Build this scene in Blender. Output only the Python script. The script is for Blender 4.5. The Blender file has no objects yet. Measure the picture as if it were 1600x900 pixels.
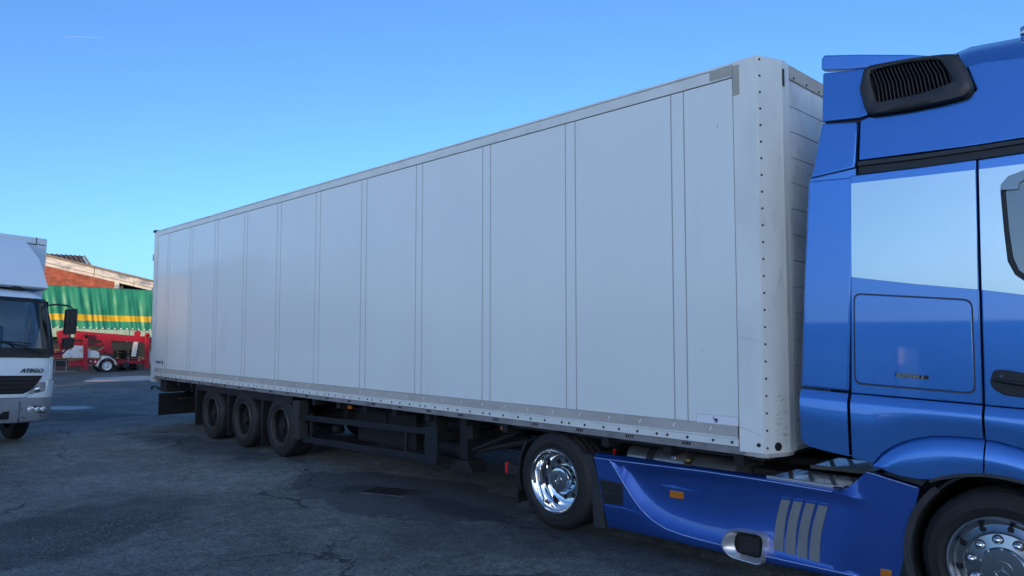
import bpy, bmesh, math, random
from mathutils import Vector, Matrix
random.seed(7)
sc = bpy.context.scene
col = sc.collection

# ------------------------------------------------------------------ camera
cam_d = bpy.data.cameras.new("camera"); cam = bpy.data.objects.new("camera", cam_d); col.objects.link(cam)
YAW, PITCH = 0.7689, 0.0621
cam.location = (16.124, -5.19, 1.861)
fwd = Vector((-math.cos(YAW)*math.cos(PITCH), math.sin(YAW)*math.cos(PITCH), math.sin(PITCH)))
cam.rotation_euler = fwd.to_track_quat('-Z', 'Y').to_euler()
cam_d.sensor_width = 36; cam_d.lens = 25.57; cam_d.clip_start = 0.05; cam_d.clip_end = 20000
sc.camera = cam

# ------------------------------------------------------------------ sky, sun, exposure
SUN_EL = math.radians(5.5)
SUN_DIR = Vector((0.6*math.cos(SUN_EL), -0.8*math.cos(SUN_EL), math.sin(SUN_EL)))
w = bpy.data.worlds.new("World"); sc.world = w; w.use_nodes = True
nt = w.node_tree; bg = nt.nodes['Background']
sky = nt.nodes.new('ShaderNodeTexSky'); sky.sky_type = 'NISHITA'; sky.sun_disc = False
sky.sun_elevation = SUN_EL; sky.sun_rotation = math.atan2(SUN_DIR.x, SUN_DIR.y)
sky.altitude = 100; sky.air_density = 0.6; sky.dust_density = 1.8; sky.ozone_density = 3.2
nt.links.new(sky.outputs[0], bg.inputs[0]); bg.inputs[1].default_value = 0.15
sd = bpy.data.lights.new("sun", 'SUN'); sun = bpy.data.objects.new("sun", sd); col.objects.link(sun)
sd.energy = 1.5; sd.angle = math.radians(0.5); sd.color = (1.0, 0.66, 0.36)
sun.rotation_euler = SUN_DIR.to_track_quat('Z', 'Y').to_euler(); sun.location = (60, -80, 40)
sc.view_settings.view_transform = 'Standard'; sc.view_settings.look = 'None'
sc.view_settings.gamma = 1; sc.view_settings.exposure = 1.62

# ------------------------------------------------------------------ materials
def srgb(r, g, b):
    f = lambda c: (c/255/12.92 if c/255 <= .04045 else ((c/255+.055)/1.055)**2.4)
    return (f(r), f(g), f(b))

def mat(name, c, rough=.5, metal=0., coat=0., var=0., vscale=3., bump=0., bscale=40., spec=.5, coat_r=.05, dirt=None, dscale=1.5, dlo=.5, dhi=.75, stretch=(1,1,1), wave=0.):
    m = bpy.data.materials.new(name); m.use_nodes = True
    t = m.node_tree; b = t.nodes['Principled BSDF']; N = t.nodes.new; L = t.links.new
    b.inputs['Base Color'].default_value = (*c, 1); b.inputs['Roughness'].default_value = rough
    b.inputs['Metallic'].default_value = metal; b.inputs['Coat Weight'].default_value = coat
    b.inputs['Coat Roughness'].default_value = coat_r; b.inputs['Specular IOR Level'].default_value = spec
    tc = N('ShaderNodeTexCoord'); mp = N('ShaderNodeMapping'); L(tc.outputs['Object'], mp.inputs[0]); mp.inputs['Scale'].default_value = stretch
    out = None
    if var > 0 or dirt:
        n = N('ShaderNodeTexNoise'); n.inputs['Scale'].default_value = vscale; n.inputs['Detail'].default_value = 6; L(mp.outputs[0], n.inputs[0])
        mr = N('ShaderNodeMapRange'); L(n.outputs[0], mr.inputs[0]); mr.inputs[1].default_value = .3; mr.inputs[2].default_value = .7
        mr.inputs[3].default_value = 1-var; mr.inputs[4].default_value = 1+var*.6
        mx = N('ShaderNodeMix'); mx.data_type = 'RGBA'; mx.blend_type = 'MULTIPLY'; mx.inputs[0].default_value = 1
        mx.inputs[6].default_value = (*c, 1); L(mr.outputs[0], mx.inputs[7]); out = mx.outputs[2]
        if dirt:
            n2 = N('ShaderNodeTexNoise'); n2.inputs['Scale'].default_value = dscale; n2.inputs['Detail'].default_value = 8; n2.inputs['Roughness'].default_value = .65; L(mp.outputs[0], n2.inputs[0])
            m2 = N('ShaderNodeMapRange'); L(n2.outputs[0], m2.inputs[0]); m2.inputs[1].default_value = dlo; m2.inputs[2].default_value = dhi
            m3 = N('ShaderNodeMix'); m3.data_type = 'RGBA'; L(m2.outputs[0], m3.inputs[0]); L(out, m3.inputs[6]); m3.inputs[7].default_value = (*dirt, 1); out = m3.outputs[2]
        L(out, b.inputs['Base Color'])
    if coat >= 1: b.inputs['Coat IOR'].default_value = 1.75
    nrm = None
    if bump > 0:
        n3 = N('ShaderNodeTexNoise'); n3.inputs['Scale'].default_value = bscale; n3.inputs['Detail'].default_value = 5; L(mp.outputs[0], n3.inputs[0])
        bp = N('ShaderNodeBump'); bp.inputs['Strength'].default_value = bump; bp.inputs['Distance'].default_value = .01; L(n3.outputs[0], bp.inputs['Height']); nrm = bp
    if wave > 0:
        n4 = N('ShaderNodeTexNoise'); n4.inputs['Scale'].default_value = 1.3; n4.inputs['Detail'].default_value = 1; L(tc.outputs['Object'], n4.inputs[0])
        b4 = N('ShaderNodeBump'); b4.inputs['Strength'].default_value = wave; b4.inputs['Distance'].default_value = .02; L(n4.outputs[0], b4.inputs['Height'])
        if nrm: L(nrm.outputs[0], b4.inputs['Normal'])
        nrm = b4
    if nrm: L(nrm.outputs[0], b.inputs['Normal'])
    return m

M = {}
M['panel'] = mat('white_panel', (.765,.82,.815), .28, coat=.5, coat_r=.06, var=.025, vscale=1.2, wave=.03, dirt=(.62,.61,.58), dscale=.9, dlo=.60, dhi=.95, stretch=(1,1,.35))
M['strip'] = mat('white_joint_strip', (.76,.765,.765), .35, var=.05, vscale=2)
M['rail'] = mat('white_rail', (.72,.76,.74), .35, var=.08, vscale=4, dirt=(.42,.40,.37), dscale=3, dlo=.55, dhi=.9)
M['post'] = mat('white_post', (.76,.80,.78), .38, var=.10, vscale=3, dirt=(.52,.51,.49), dscale=2.2, dlo=.60, dhi=.85, stretch=(1,1,.5), bump=.05, bscale=14)
M['post2'] = mat('scuffed_post', (.74,.78,.75), .42, var=.07, vscale=4, dirt=(.36,.36,.36), dscale=3.5, dlo=.60, dhi=.88, stretch=(1,1,.5), bump=.1, bscale=10)
M['plank'] = mat('front_wall_plank', (.78,.79,.78), .45, var=.10, vscale=2, dirt=(.40,.38,.35), dscale=2.5, dlo=.5, dhi=.85)
M['toprail'] = mat('stained_top_rail', (.52,.46,.38), .5, var=.12, vscale=4, dirt=(.30,.20,.12), dscale=6, dlo=.55, dhi=.8)
M['deflector'] = mat('smoked_deflector', (.20,.27,.32), .08, coat=1)
M['scuff2'] = mat('dark_rub_mark', (.20,.20,.21), .6, var=.3, vscale=30)
M['scuff'] = mat('grey_scuff', (.42,.43,.44), .5, var=.2, vscale=9)
M['alu'] = mat('dull_aluminium', (.50,.48,.45), .5, metal=.1, var=.10, vscale=5, dirt=(.36,.33,.30), dscale=4, stretch=(.4,1,1))
M['channel'] = mat('grey_channel', (.27,.26,.26), .5, metal=.2, var=.2, vscale=5, dirt=(.12,.11,.10), dscale=4)
M['sealant'] = mat('grey_sealant', (.36,.37,.37), .6)
M['bead'] = mat('painted_edge_highlight', (.34,.50,.86), .3, coat=.5)  # pale blue stands for the bright highlight along the skirt edges
M['tape'] = mat('reflective_tape', (.40,.40,.34), .5, var=.06, vscale=20)
M['seam'] = mat('dark_seam', (.05,.052,.055), .7)
M['label'] = mat('label_white', (.78,.80,.84), .35)
M['logo_blue'] = mat('logo_blue', (.01,.02,.11), .45)
M['black'] = mat('black_plastic', (.014,.015,.017), .45, var=.15, vscale=8, bump=.08, bscale=160)
M['satin'] = mat('grey_plastic', (.030,.031,.034), .5, var=.15, vscale=6, bump=.1, bscale=200)
M['dark'] = mat('dark_steel', (.013,.014,.016), .6, var=.3, vscale=6, dirt=(.026,.022,.020), dscale=5)
M['guard'] = mat('painted_guard_steel', (.017,.020,.026), .5, metal=.2, var=.25, vscale=7, dirt=(.032,.027,.025), dscale=6, dlo=.58, dhi=.85)
M['rubber'] = mat('tyre_rubber', (.013,.013,.014), .72, var=.25, vscale=9, bump=.15, bscale=60, dirt=(.030,.029,.028), dscale=4, dlo=.5, dhi=.9)
M['rim_steel'] = mat('dusty_steel_rim', (.015,.016,.017), .55, metal=.4, var=.3, vscale=10, dirt=(.030,.026,.022), dscale=8)
M['rim_edge'] = mat('worn_rim_edge', (.10,.095,.085), .5, metal=.5, var=.25, vscale=14)
M['chrome'] = mat('polished_alloy', (.80,.81,.82), .07, metal=1, var=.05, vscale=20, wave=.12)
M['brushed'] = mat('brushed_alloy', (.48,.49,.50), .24, metal=1, var=.08, vscale=25)
M['hole'] = mat('dark_hole', (.008,.008,.008), .9)
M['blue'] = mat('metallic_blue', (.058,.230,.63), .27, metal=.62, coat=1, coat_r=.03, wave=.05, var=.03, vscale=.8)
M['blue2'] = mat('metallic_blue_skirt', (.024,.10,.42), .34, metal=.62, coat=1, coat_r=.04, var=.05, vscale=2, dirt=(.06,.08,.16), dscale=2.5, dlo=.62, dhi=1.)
M['decal'] = mat('pale_silver_film', (.72,.77,.75), .18, metal=.85, coat=.0, wave=.04, var=.04, vscale=1.2)
M['orange'] = mat('amber_lens', (.50,.15,.01), .2, coat=.6, var=.1, vscale=60)
M['red_lens'] = mat('red_lens', (.55,.02,.02), .2, coat=.6)
M['grille_grey'] = mat('grey_vent', (.19,.20,.21), .5, var=.06, vscale=10)
M['silver'] = mat('silver_paint', (.52,.53,.55), .3, metal=.6, var=.04)
M['tread'] = mat('aluminium_tread', (.42,.43,.44), .38, metal=.85, var=.2, vscale=9, dirt=(.10,.10,.10), dscale=7)
M['tank'] = mat('tank_aluminium', (.34,.34,.34), .38, metal=.8, var=.15, vscale=5, dirt=(.15,.15,.14), dscale=4)
M['yellow'] = mat('yellow_tag', (.34,.30,.08), .5)
M['glass_dark'] = mat('tinted_glass', (.11,.145,.155), .04, coat=1, spec=.9, coat_r=.01)
M['badge'] = mat('badge_letters', (.62,.55,.40), .3, metal=.7)
M['van_white'] = mat('van_white', (.78,.87,.92), .28, coat=.4, var=.03, vscale=2, wave=.03)
M['van_box'] = mat('van_box_white', (.68,.75,.79), .4, var=.05, vscale=2)
M['bumper'] = mat('bumper_grey', (.22,.25,.28), .5, var=.08, vscale=6, bump=.05, bscale=150)
M['lamp'] = mat('lamp_glass', (.66,.69,.71), .12, metal=.5, coat=1, var=.4, vscale=18, wave=.2)
M['card_blue'] = mat('blue_card', (.02,.30,.75), .5)
M['sliver_orange'] = mat('orange_sunlit_sliver', (.70,.42,.16), .6, var=.1, vscale=8)  # orange sunlight put into the colour of the window sliver
M['seat'] = mat('seat_fabric', (.04,.045,.055), .9, var=.2, vscale=10)
M['lift_red'] = mat('lift_red', (.36,.010,.022), .35, coat=.3, var=.12, vscale=4, dirt=(.20,.02,.02), dscale=4, dlo=.6, dhi=.9)
M['lift_white'] = mat('lift_white', (.68,.68,.66), .45, var=.08, vscale=4, dirt=(.42,.38,.33), dscale=3)
M['wheel_white'] = mat('white_wheel', (.60,.61,.62), .4, var=.08, vscale=10)
M['tarp_y'] = mat('tarp_yellow', (.56,.38,.012), .55, var=.10, vscale=3)
M['board'] = mat('pale_green_board', (.34,.50,.40), .5, var=.12, vscale=3, dirt=(.28,.32,.26), dscale=2)
M['fascia'] = mat('peeling_white_board', (.70,.68,.63), .7, var=.12, vscale=4, dirt=(.24,.28,.33), dscale=1.1, dlo=.46, dhi=.62, stretch=(1,.7,2.2))
M['verge'] = mat('weathered_verge', (.24,.21,.18), .8, var=.25, vscale=3)
M['tile'] = mat('clay_tile', (.075,.055,.045), .8, var=.4, vscale=6, dirt=(.16,.13,.09), dscale=3)
M['plaster'] = mat('ochre_plaster', (.62,.36,.20), .9, var=.12, vscale=2)
M['concrete'] = mat('concrete', (.34,.34,.33), .85, var=.15, vscale=2, bump=.1, bscale=30)
M['interior'] = mat('dark_interior', (.05,.045,.04), .9, var=.2, vscale=1)
M['warehouse'] = mat('warehouse_cladding', (.26,.25,.25), .7, var=.1, vscale=1)
M['facade'] = mat('sandy_facade', (.62,.46,.30), .85, var=.1, vscale=1)
M['pallet'] = mat('dark_pallet_wood', (.085,.055,.045), .85, var=.35, vscale=6)
M['iron'] = mat('cast_iron', (.012,.012,.013), .6, metal=.4, var=.3, vscale=20)
M['stone'] = mat('pale_chippings', (.19,.19,.19), .8, var=.5, vscale=30)
M['slab'] = mat('pale_concrete_slab', (.42,.42,.41), .8, var=.12, vscale=2, dirt=(.17,.17,.18), dscale=1.5, dlo=.5, dhi=.8)
M['contrail'] = mat('vapour_trail', (.45,.45,.45), 1.)

def tarp_mat():
    m = mat('tarp_green', (.022,.25,.15), .5, var=.16, vscale=1.1, dirt=(.055,.22,.14), dscale=2.0, dlo=.55, dhi=.85, stretch=(1,2.5,.5))
    return m
M['tarp_g'] = tarp_mat()

def glass_mat():
    m = bpy.data.materials.new('clear_glass'); m.use_nodes = True
    t = m.node_tree; t.nodes.remove(t.nodes['Principled BSDF']); N = t.nodes.new; L = t.links.new
    o = t.nodes['Material Output']; tr = N('ShaderNodeBsdfTransparent'); tr.inputs[0].default_value = (.86,.90,.90,1)
    gl = N('ShaderNodeBsdfGlossy'); gl.inputs['Roughness'].default_value = .02
    fr = N('ShaderNodeFresnel'); fr.inputs[0].default_value = 1.9; mx = N('ShaderNodeMixShader')
    L(fr.outputs[0], mx.inputs[0]); L(tr.outputs[0], mx.inputs[1]); L(gl.outputs[0], mx.inputs[2]); L(mx.outputs[0], o.inputs[0])
    return m
M['glass'] = glass_mat()

def brick_mat():
    m = bpy.data.materials.new('red_brick'); m.use_nodes = True
    t = m.node_tree; b = t.nodes['Principled BSDF']; N = t.nodes.new; L = t.links.new
    tc = N('ShaderNodeTexCoord'); sp = N('ShaderNodeSeparateXYZ'); cb = N('ShaderNodeCombineXYZ')
    L(tc.outputs['Object'], sp.inputs[0]); L(sp.outputs[1], cb.inputs[0]); L(sp.outputs[2], cb.inputs[1])
    br = N('ShaderNodeTexBrick'); L(cb.outputs[0], br.inputs[0]); br.inputs['Scale'].default_value = 1
    br.inputs['Brick Width'].default_value = .25; br.inputs['Row Height'].default_value = .075; br.inputs['Mortar Size'].default_value = .008
    br.inputs['Color1'].default_value = (.42,.085,.035,1); br.inputs['Color2'].default_value = (.30,.055,.028,1); br.inputs['Mortar'].default_value = (.30,.20,.15,1)
    n = N('ShaderNodeTexNoise'); n.inputs['Scale'].default_value = 3; n.inputs['Detail'].default_value = 8; L(cb.outputs[0], n.inputs[0])
    mr = N('ShaderNodeMapRange'); L(n.outputs[0], mr.inputs[0]); mr.inputs[1].default_value = .3; mr.inputs[2].default_value = .7; mr.inputs[3].default_value = .65; mr.inputs[4].default_value = 1.25
    mx = N('ShaderNodeMix'); mx.data_type = 'RGBA'; mx.blend_type = 'MULTIPLY'; mx.inputs[0].default_value = 1
    L(br.outputs[0], mx.inputs[6]); L(mr.outputs[0], mx.inputs[7]); L(mx.outputs[2], b.inputs['Base Color']); b.inputs['Roughness'].default_value = .9
    return m
M['brick'] = brick_mat()

def asphalt_mat():
    m = bpy.data.materials.new('worn_asphalt'); m.use_nodes = True
    t = m.node_tree; b = t.nodes['Principled BSDF']; N = t.nodes.new; L = t.links.new
    geo = N('ShaderNodeNewGeometry'); P = geo.outputs['Position']
    def noise(scale, det=4, rough=.55, vec=None):
        n = N('ShaderNodeTexNoise'); n.inputs['Scale'].default_value = scale; n.inputs['Detail'].default_value = det; n.inputs['Roughness'].default_value = rough
        L(vec or P, n.inputs[0]); return n
    def rng(s, a, b_, c, d):
        r = N('ShaderNodeMapRange'); L(s, r.inputs[0]); r.inputs[1].default_value = a; r.inputs[2].default_value = b_; r.inputs[3].default_value = c; r.inputs[4].default_value = d; return r.outputs[0]
    def math_(op, a, b_):
        n = N('ShaderNodeMath'); n.operation = op
        for i, v in enumerate((a, b_)):
            if isinstance(v, (int, float)): n.inputs[i].default_value = v
            else: L(v, n.inputs[i])
        return n.outputs[0]
    def mixc(f, a, c, blend='MIX'):
        n = N('ShaderNodeMix'); n.data_type = 'RGBA'; n.blend_type = blend
        if isinstance(f, (int, float)): n.inputs[0].default_value = f
        else: L(f, n.inputs[0])
        for i, v in ((6, a), (7, c)):
            if isinstance(v, tuple): n.inputs[i].default_value = (*v, 1)
            else: L(v, n.inputs[i])
        return n.outputs[2]
    warp = noise(1.7, 6, .6); warp2 = noise(.35, 5)
    def ellipse(cx, cy, rx, ry, ang, amp=.8, soft=.25):
        mp = N('ShaderNodeMapping'); mp.vector_type = 'TEXTURE'; mp.inputs['Location'].default_value = (cx, cy, 0); mp.inputs['Rotation'].default_value = (0, 0, ang); mp.inputs['Scale'].default_value = (rx, ry, 1)
        L(P, mp.inputs[0])
        ln = N('ShaderNodeVectorMath'); ln.operation = 'LENGTH'; L(mp.outputs[0], ln.inputs[0])
        d = math_('ADD', ln.outputs['Value'], rng(warp.outputs[0], .2, .8, -amp, amp))
        return rng(d, 1-soft, 1+soft, 1, 0)
    big = noise(.22, 5, .6); mid = noise(1.1, 7, .65); fine = noise(38, 3, .7); fine2 = noise(95, 2, .6)
    c = mixc(rng(big.outputs[0], .32, .68, 0, 1), (.096,.102,.094), (.186,.194,.180))
    c = mixc(rng(mid.outputs[0], .38, .70, 0, .55), c, (.062,.060,.058))
    grit = noise(7, 6, .7); blot = noise(2.6, 6, .7)
    c = mixc(1.0, c, rng(grit.outputs[0], .34, .66, .72, 1.3), 'MULTIPLY')
    c = mixc(rng(blot.outputs[0], .56, .70, 0, .55), c, (.045,.044,.044))
    c = mixc(rng(blot.outputs[0], .30, .42, .35, 0), c, (.20,.195,.185))
    # aggregate speckle
    c = mixc(1.0, c, rng(fine.outputs[0], .32, .68, .38, 1.7), 'MULTIPLY')
    c = mixc(rng(fine2.outputs[0], .58, .70, 0, .7), c, (.22,.215,.21))
    vo = N('ShaderNodeTexVoronoi'); vo.inputs['Scale'].default_value = 26; L(P, vo.inputs[0])
    spk = math_('MULTIPLY', rng(vo.outputs['Distance'], .10, .16, 1, 0), rng(noise(9, 2).outputs[0], .56, .66, 0, 1))
    c = mixc(spk, c, (.26,.26,.26))
    # worn strip, resurfaced patch and stains, each a place of its own
    worn = ellipse(8.15, -3.7, .80, 1.9, .25, .55, .15)
    patch = ellipse(9.0, -.15, 1.75, .85, .12, .35, .05)
    patch2 = ellipse(11.2, -.55, 1.5, .45, .5, .5, .1)
    oil = ellipse(3.7, -.35, 2.4, .5, .15, .9, .3)
    oil2 = ellipse(10.6, -.05, 1.6, .22, .1, .8, .3)
    oil3 = ellipse(-2.5, -1.0, 1.6, .9, .8, .9, .3)
    dst = ellipse(8.72, -.22, .62, .22, .42, .5, .25)
    wet = ellipse(13.0, -.15, 1.6, .35, .1, .6, .3)
    c = mixc(math_('MULTIPLY', worn, .60), c, mixc(rng(fine.outputs[0], .5, .68, 0, 1), (.022,.022,.025), (.12,.115,.11)))
    c = mixc(math_('MULTIPLY', patch, .75), c, (.050,.054,.060))
    c = mixc(math_('MULTIPLY', patch2, .40), c, (.045,.048,.054))
    for o_ in (oil, oil2, oil3, wet, dst): c = mixc(math_('MULTIPLY', o_, .55), c, (.018,.018,.020))
    pale = ellipse(-4.9, -.45, .75, .40, .5, .5, .3)
    c = mixc(math_('MULTIPLY', pale, .8), c, (.58,.58,.58))
    mp2 = N('ShaderNodeMapping'); mp2.vector_type = 'TEXTURE'; mp2.inputs['Location'].default_value = (9.0,-.15,0); mp2.inputs['Rotation'].default_value = (0,0,.12); mp2.inputs['Scale'].default_value = (1.75,.85,1); L(P, mp2.inputs[0])
    l2 = N('ShaderNodeVectorMath'); l2.operation = 'LENGTH'; L(mp2.outputs[0], l2.inputs[0])
    e2 = math_('ABSOLUTE', math_('SUBTRACT', math_('ADD', l2.outputs['Value'], rng(warp.outputs[0], .2, .8, -.35, .35)), 1.), 0)
    c = mixc(math_('MULTIPLY', rng(e2, .0, .022, 1, 0), rng(mid.outputs[0], .42, .58, .1, .8)), c, (.022,.022,.022))
    # cracks
    wv = N('ShaderNodeVectorMath'); wv.operation = 'MULTIPLY_ADD'; L(mid.outputs['Color'], wv.inputs[0]); wv.inputs[1].default_value = (1.1,1.1,0); L(P, wv.inputs[2])
    cr = N('ShaderNodeTexVoronoi'); cr.feature = 'DISTANCE_TO_EDGE'; cr.inputs['Scale'].default_value = .36; L(wv.outputs[0], cr.inputs[0])
    crk = math_('MULTIPLY', rng(cr.outputs['Distance'], .002, .009, 1, 0), rng(noise(.5, 3).outputs[0], .46, .56, 0, 1))
    c = mixc(math_('MULTIPLY', crk, .85), c, (.012,.012,.013))
    L(c, b.inputs['Base Color'])
    L(rng(mid.outputs[0], .3, .7, .62, .9), b.inputs['Roughness']); b.inputs['Specular IOR Level'].default_value = .4
    h = math_('ADD', math_('MULTIPLY', fine.outputs[0], .5), math_('MULTIPLY', fine2.outputs[0], .35))
    h = math_('SUBTRACT', h, math_('MULTIPLY', crk, .8)); h = math_('SUBTRACT', h, math_('MULTIPLY', worn, .3))
    h = math_('ADD', h, math_('MULTIPLY', mid.outputs[0], .6))
    bp = N('ShaderNodeBump'); bp.inputs['Strength'].default_value = .8; bp.inputs['Distance'].default_value = .014; L(h, bp.inputs['Height']); L(bp.outputs[0], b.inputs['Normal'])
    return m
M['asphalt'] = asphalt_mat()

# ------------------------------------------------------------------ mesh helpers
class MB:
    def __init__(s): s.v = []; s.f = []
    def add(s, vs, fs):
        o = len(s.v); s.v += [tuple(v) for v in vs]; s.f += [tuple(i+o for i in f) for f in fs]; return s
    def box(s, x0, x1, y0, y1, z0, z1, mtx=None):
        vs = [(x0,y0,z0),(x1,y0,z0),(x1,y1,z0),(x0,y1,z0),(x0,y0,z1),(x1,y0,z1),(x1,y1,z1),(x0,y1,z1)]
        if mtx: vs = [mtx @ Vector(v) for v in vs]
        return s.add(vs, [(0,3,2,1),(4,5,6,7),(0,1,5,4),(1,2,6,5),(2,3,7,6),(3,0,4,7)])
    def prism(s, poly, axis, a, b):
        n = len(poly)
        def p(u, v, t):
            return (u, t, v) if axis == 'y' else ((t, u, v) if axis == 'x' else (u, v, t))
        A = a if callable(a) else (lambda u, v: a); B = b if callable(b) else (lambda u, v: b)
        vs = [p(u, v, A(u, v)) for u, v in poly] + [p(u, v, B(u, v)) for u, v in poly]
        return s.add(vs, [tuple(range(n)), tuple(range(2*n-1, n-1, -1))] + [(i, i+n, (i+1) % n + n, (i+1) % n) for i in range(n)])
    def tube(s, pts, r, n=10):
        pts = [Vector(p) for p in pts]; rings = []
        for i, p in enumerate(pts):
            d = (pts[min(i+1, len(pts)-1)] - pts[max(i-1, 0)]).normalized()
            a = d.orthogonal().normalized() if i == 0 else (a - d*a.dot(d)).normalized()
            bb = d.cross(a); rr = r[i] if isinstance(r, (list, tuple)) else r
            rings.append([p + a*rr*math.cos(2*math.pi*k/n) + bb*rr*math.sin(2*math.pi*k/n) for k in range(n)])
        return s.loft(rings, True, True)
    def loft(s, rows, closed=False, cap=False):
        n = len(rows[0]); vs = [v for r in rows for v in r]; fs = []
        for i in range(len(rows)-1):
            for k in range(n if closed else n-1):
                k2 = (k+1) % n; fs.append((i*n+k, i*n+k2, (i+1)*n+k2, (i+1)*n+k))
        if cap: fs.append(tuple(range(n))[::-1]); fs.append(tuple((len(rows)-1)*n+k for k in range(n)))
        return s.add(vs, fs)
    def lathe(s, prof, c=(0,0,0), n=48, axis='y', a0=0., a1=2*math.pi):
        full = abs(a1-a0-2*math.pi) < 1e-6; rows = []
        for k in range(n if full else n+1):
            a = a0 + (a1-a0)*k/n; ca, sa = math.cos(a), math.sin(a)
            if axis == 'y': rows.append([(c[0]+r*ca, c[1]+y, c[2]+r*sa) for r, y in prof])
            elif axis == 'x': rows.append([(c[0]+y, c[1]+r*ca, c[2]+r*sa) for r, y in prof])
            else: rows.append([(c[0]+r*ca, c[1]+r*sa, c[2]+y) for r, y in prof])
        if full: rows.append(rows[0])
        return s.loft(rows)
    def mesh(s, name, mtl, bevel=0., seg=2, smooth=32., solid=0.):
        bm = bmesh.new(); vv = [bm.verts.new(v) for v in s.v]
        for f in s.f:
            try: bm.faces.new([vv[i] for i in f])
            except ValueError: pass
        bmesh.ops.remove_doubles(bm, verts=bm.verts, dist=1e-5)
        if solid: 
            bmesh.ops.recalc_face_normals(bm, faces=bm.faces)
            bmesh.ops.solidify(bm, geom=bm.faces[:], thickness=solid)
        bmesh.ops.recalc_face_normals(bm, faces=bm.faces)
        if bevel > 0:
            es = [e for e in bm.edges if len(e.link_faces) == 2 and e.calc_face_angle(0) > math.radians(28)]
            bmesh.ops.bevel(bm, geom=es, offset=bevel, segments=seg, affect='EDGES', clamp_overlap=True, profile=.6)
            for f in bm.faces:
                a_ = f.calc_area(); l_ = max(e.calc_length() for e in f.edges)
                f.smooth = a_ < .003 or a_/max(l_, 1e-6) < 1.6*bevel
        else:
            for f in bm.faces: f.smooth = True
        me = bpy.data.meshes.new(name); bm.to_mesh(me); bm.free()
        me.materials.append(mtl if not isinstance(mtl, str) else M[mtl])
        flags = [False]*len(me.polygons); me.polygons.foreach_get('use_smooth', flags)
        me.set_sharp_from_angle(angle=math.radians(smooth)); me.polygons.foreach_set('use_smooth', flags); me.update()
        return me

def link(name, data, parent=None, local=False, loc=None):
    o = bpy.data.objects.new(name, data); col.objects.link(o)
    if loc is not None: o.location = loc
    if parent is not None:
        o.parent = parent
        if not local: o.matrix_parent_inverse = WORLD.get(parent.name, Matrix.Identity(4)).inverted()
    return o
WORLD = {}
def part(name, mb, mtl, parent=None, local=False, loc=None, label=None, kind=None, **k):
    o = link(name, mb.mesh(name, mtl, **k) if isinstance(mb, MB) else mb, parent, local, loc)
    if label: o['label'] = label
    if kind: o['kind'] = kind
    return o
def tag(o, label, cat, group=None):
    o['label'] = label; o['category'] = cat
    if group: o['group'] = group
    return o
def thing(name, label, cat, loc=(0,0,0), rot=None, group=None):
    o = bpy.data.objects.new(name, None); col.objects.link(o); o.empty_display_size = .3; o.location = loc
    m = Matrix.Translation(loc)
    if rot is not None: o.rotation_euler = rot; m = m @ rot.to_matrix().to_4x4()
    WORLD[o.name] = m
    return tag(o, label, cat, group)
def rounded(poly, r, n=4):
    out = []; N_ = len(poly)
    for i in range(N_):
        p0, p1, p2 = Vector(poly[i-1]), Vector(poly[i]), Vector(poly[(i+1) % N_])
        rr = r[i] if isinstance(r, (list, tuple)) else r
        d0 = min(rr, (p0-p1).length*.45); d2 = min(rr, (p2-p1).length*.45)
        a = p1 + (p0-p1).normalized()*d0; c = p1 + (p2-p1).normalized()*d2
        for k in range(n+1):
            t = k/n; out.append(tuple(a*(1-t)**2 + p1*2*t*(1-t) + c*t*t))
    return out
def interp(tab, x):
    if x <= tab[0][0]: return tab[0][1]
    for (a, b), (c, d) in zip(tab, tab[1:]):
        if x <= c: return b + (d-b)*(x-a)/(c-a)
    return tab[-1][1]
def sstep(a, b, x):
    t = min(1, max(0, (x-a)/(b-a))); return t*t*(3-2*t)
def text_mesh(s, size, extrude, mtl, mtx, shear=0., bold=0.):
    c = bpy.data.curves.new('lettering', 'FONT'); c.body = s; c.size = size; c.extrude = extrude; c.shear = shear; c.offset = bold; c.resolution_u = 3
    o = bpy.data.objects.new('lettering', c); col.objects.link(o); bpy.context.view_layer.update()
    me = bpy.data.meshes.new_from_object(o.evaluated_get(bpy.context.evaluated_depsgraph_get()))
    bpy.data.objects.remove(o); me.transform(mtx); me.materials.clear(); me.materials.append(M[mtl]); return me
# lettering lying on a wall that faces -Y (reads left to right along +X)
ONWALL = lambda x, y, z: Matrix.Translation((x, y, z)) @ Matrix.Rotation(math.pi/2, 4, 'X')

# ------------------------------------------------------------------ ground
def ground():
    from mathutils import noise as nz
    mb = MB(); rows = []
    xs = [-9000,-2000,-400,-120,-60] + [-40+i*.5 for i in range(0, 141)] + [60,120,400,2000,9000]
    ys = [-9000,-2000,-400,-120,-60,-40] + [-24+i*.5 for i in range(0, 105)] + [60,120,400,2000,9000]
    for x in xs:
        r = []
        for y in ys:
            z = 0.
            if -40 < x < 30 and -24 < y < 28:
                z = .022*(nz.noise(Vector((x*.35, y*.35, 1.)))) - .008
            r.append((x, y, min(z, .004)))
        rows.append(r)
    o = part('asphalt_yard', mb.loft(rows), 'asphalt', smooth=180); o['kind'] = 'structure'
ground()
slab = MB().prism([(-15.8,2.6),(-14.6,4.4),(-15.4,5.6),(-16.6,6.6),(-18.3,5.2),(-17.8,3.5)], 'z', -.01, .012)
part('concrete_apron', slab, 'slab')['kind'] = 'structure'

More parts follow.
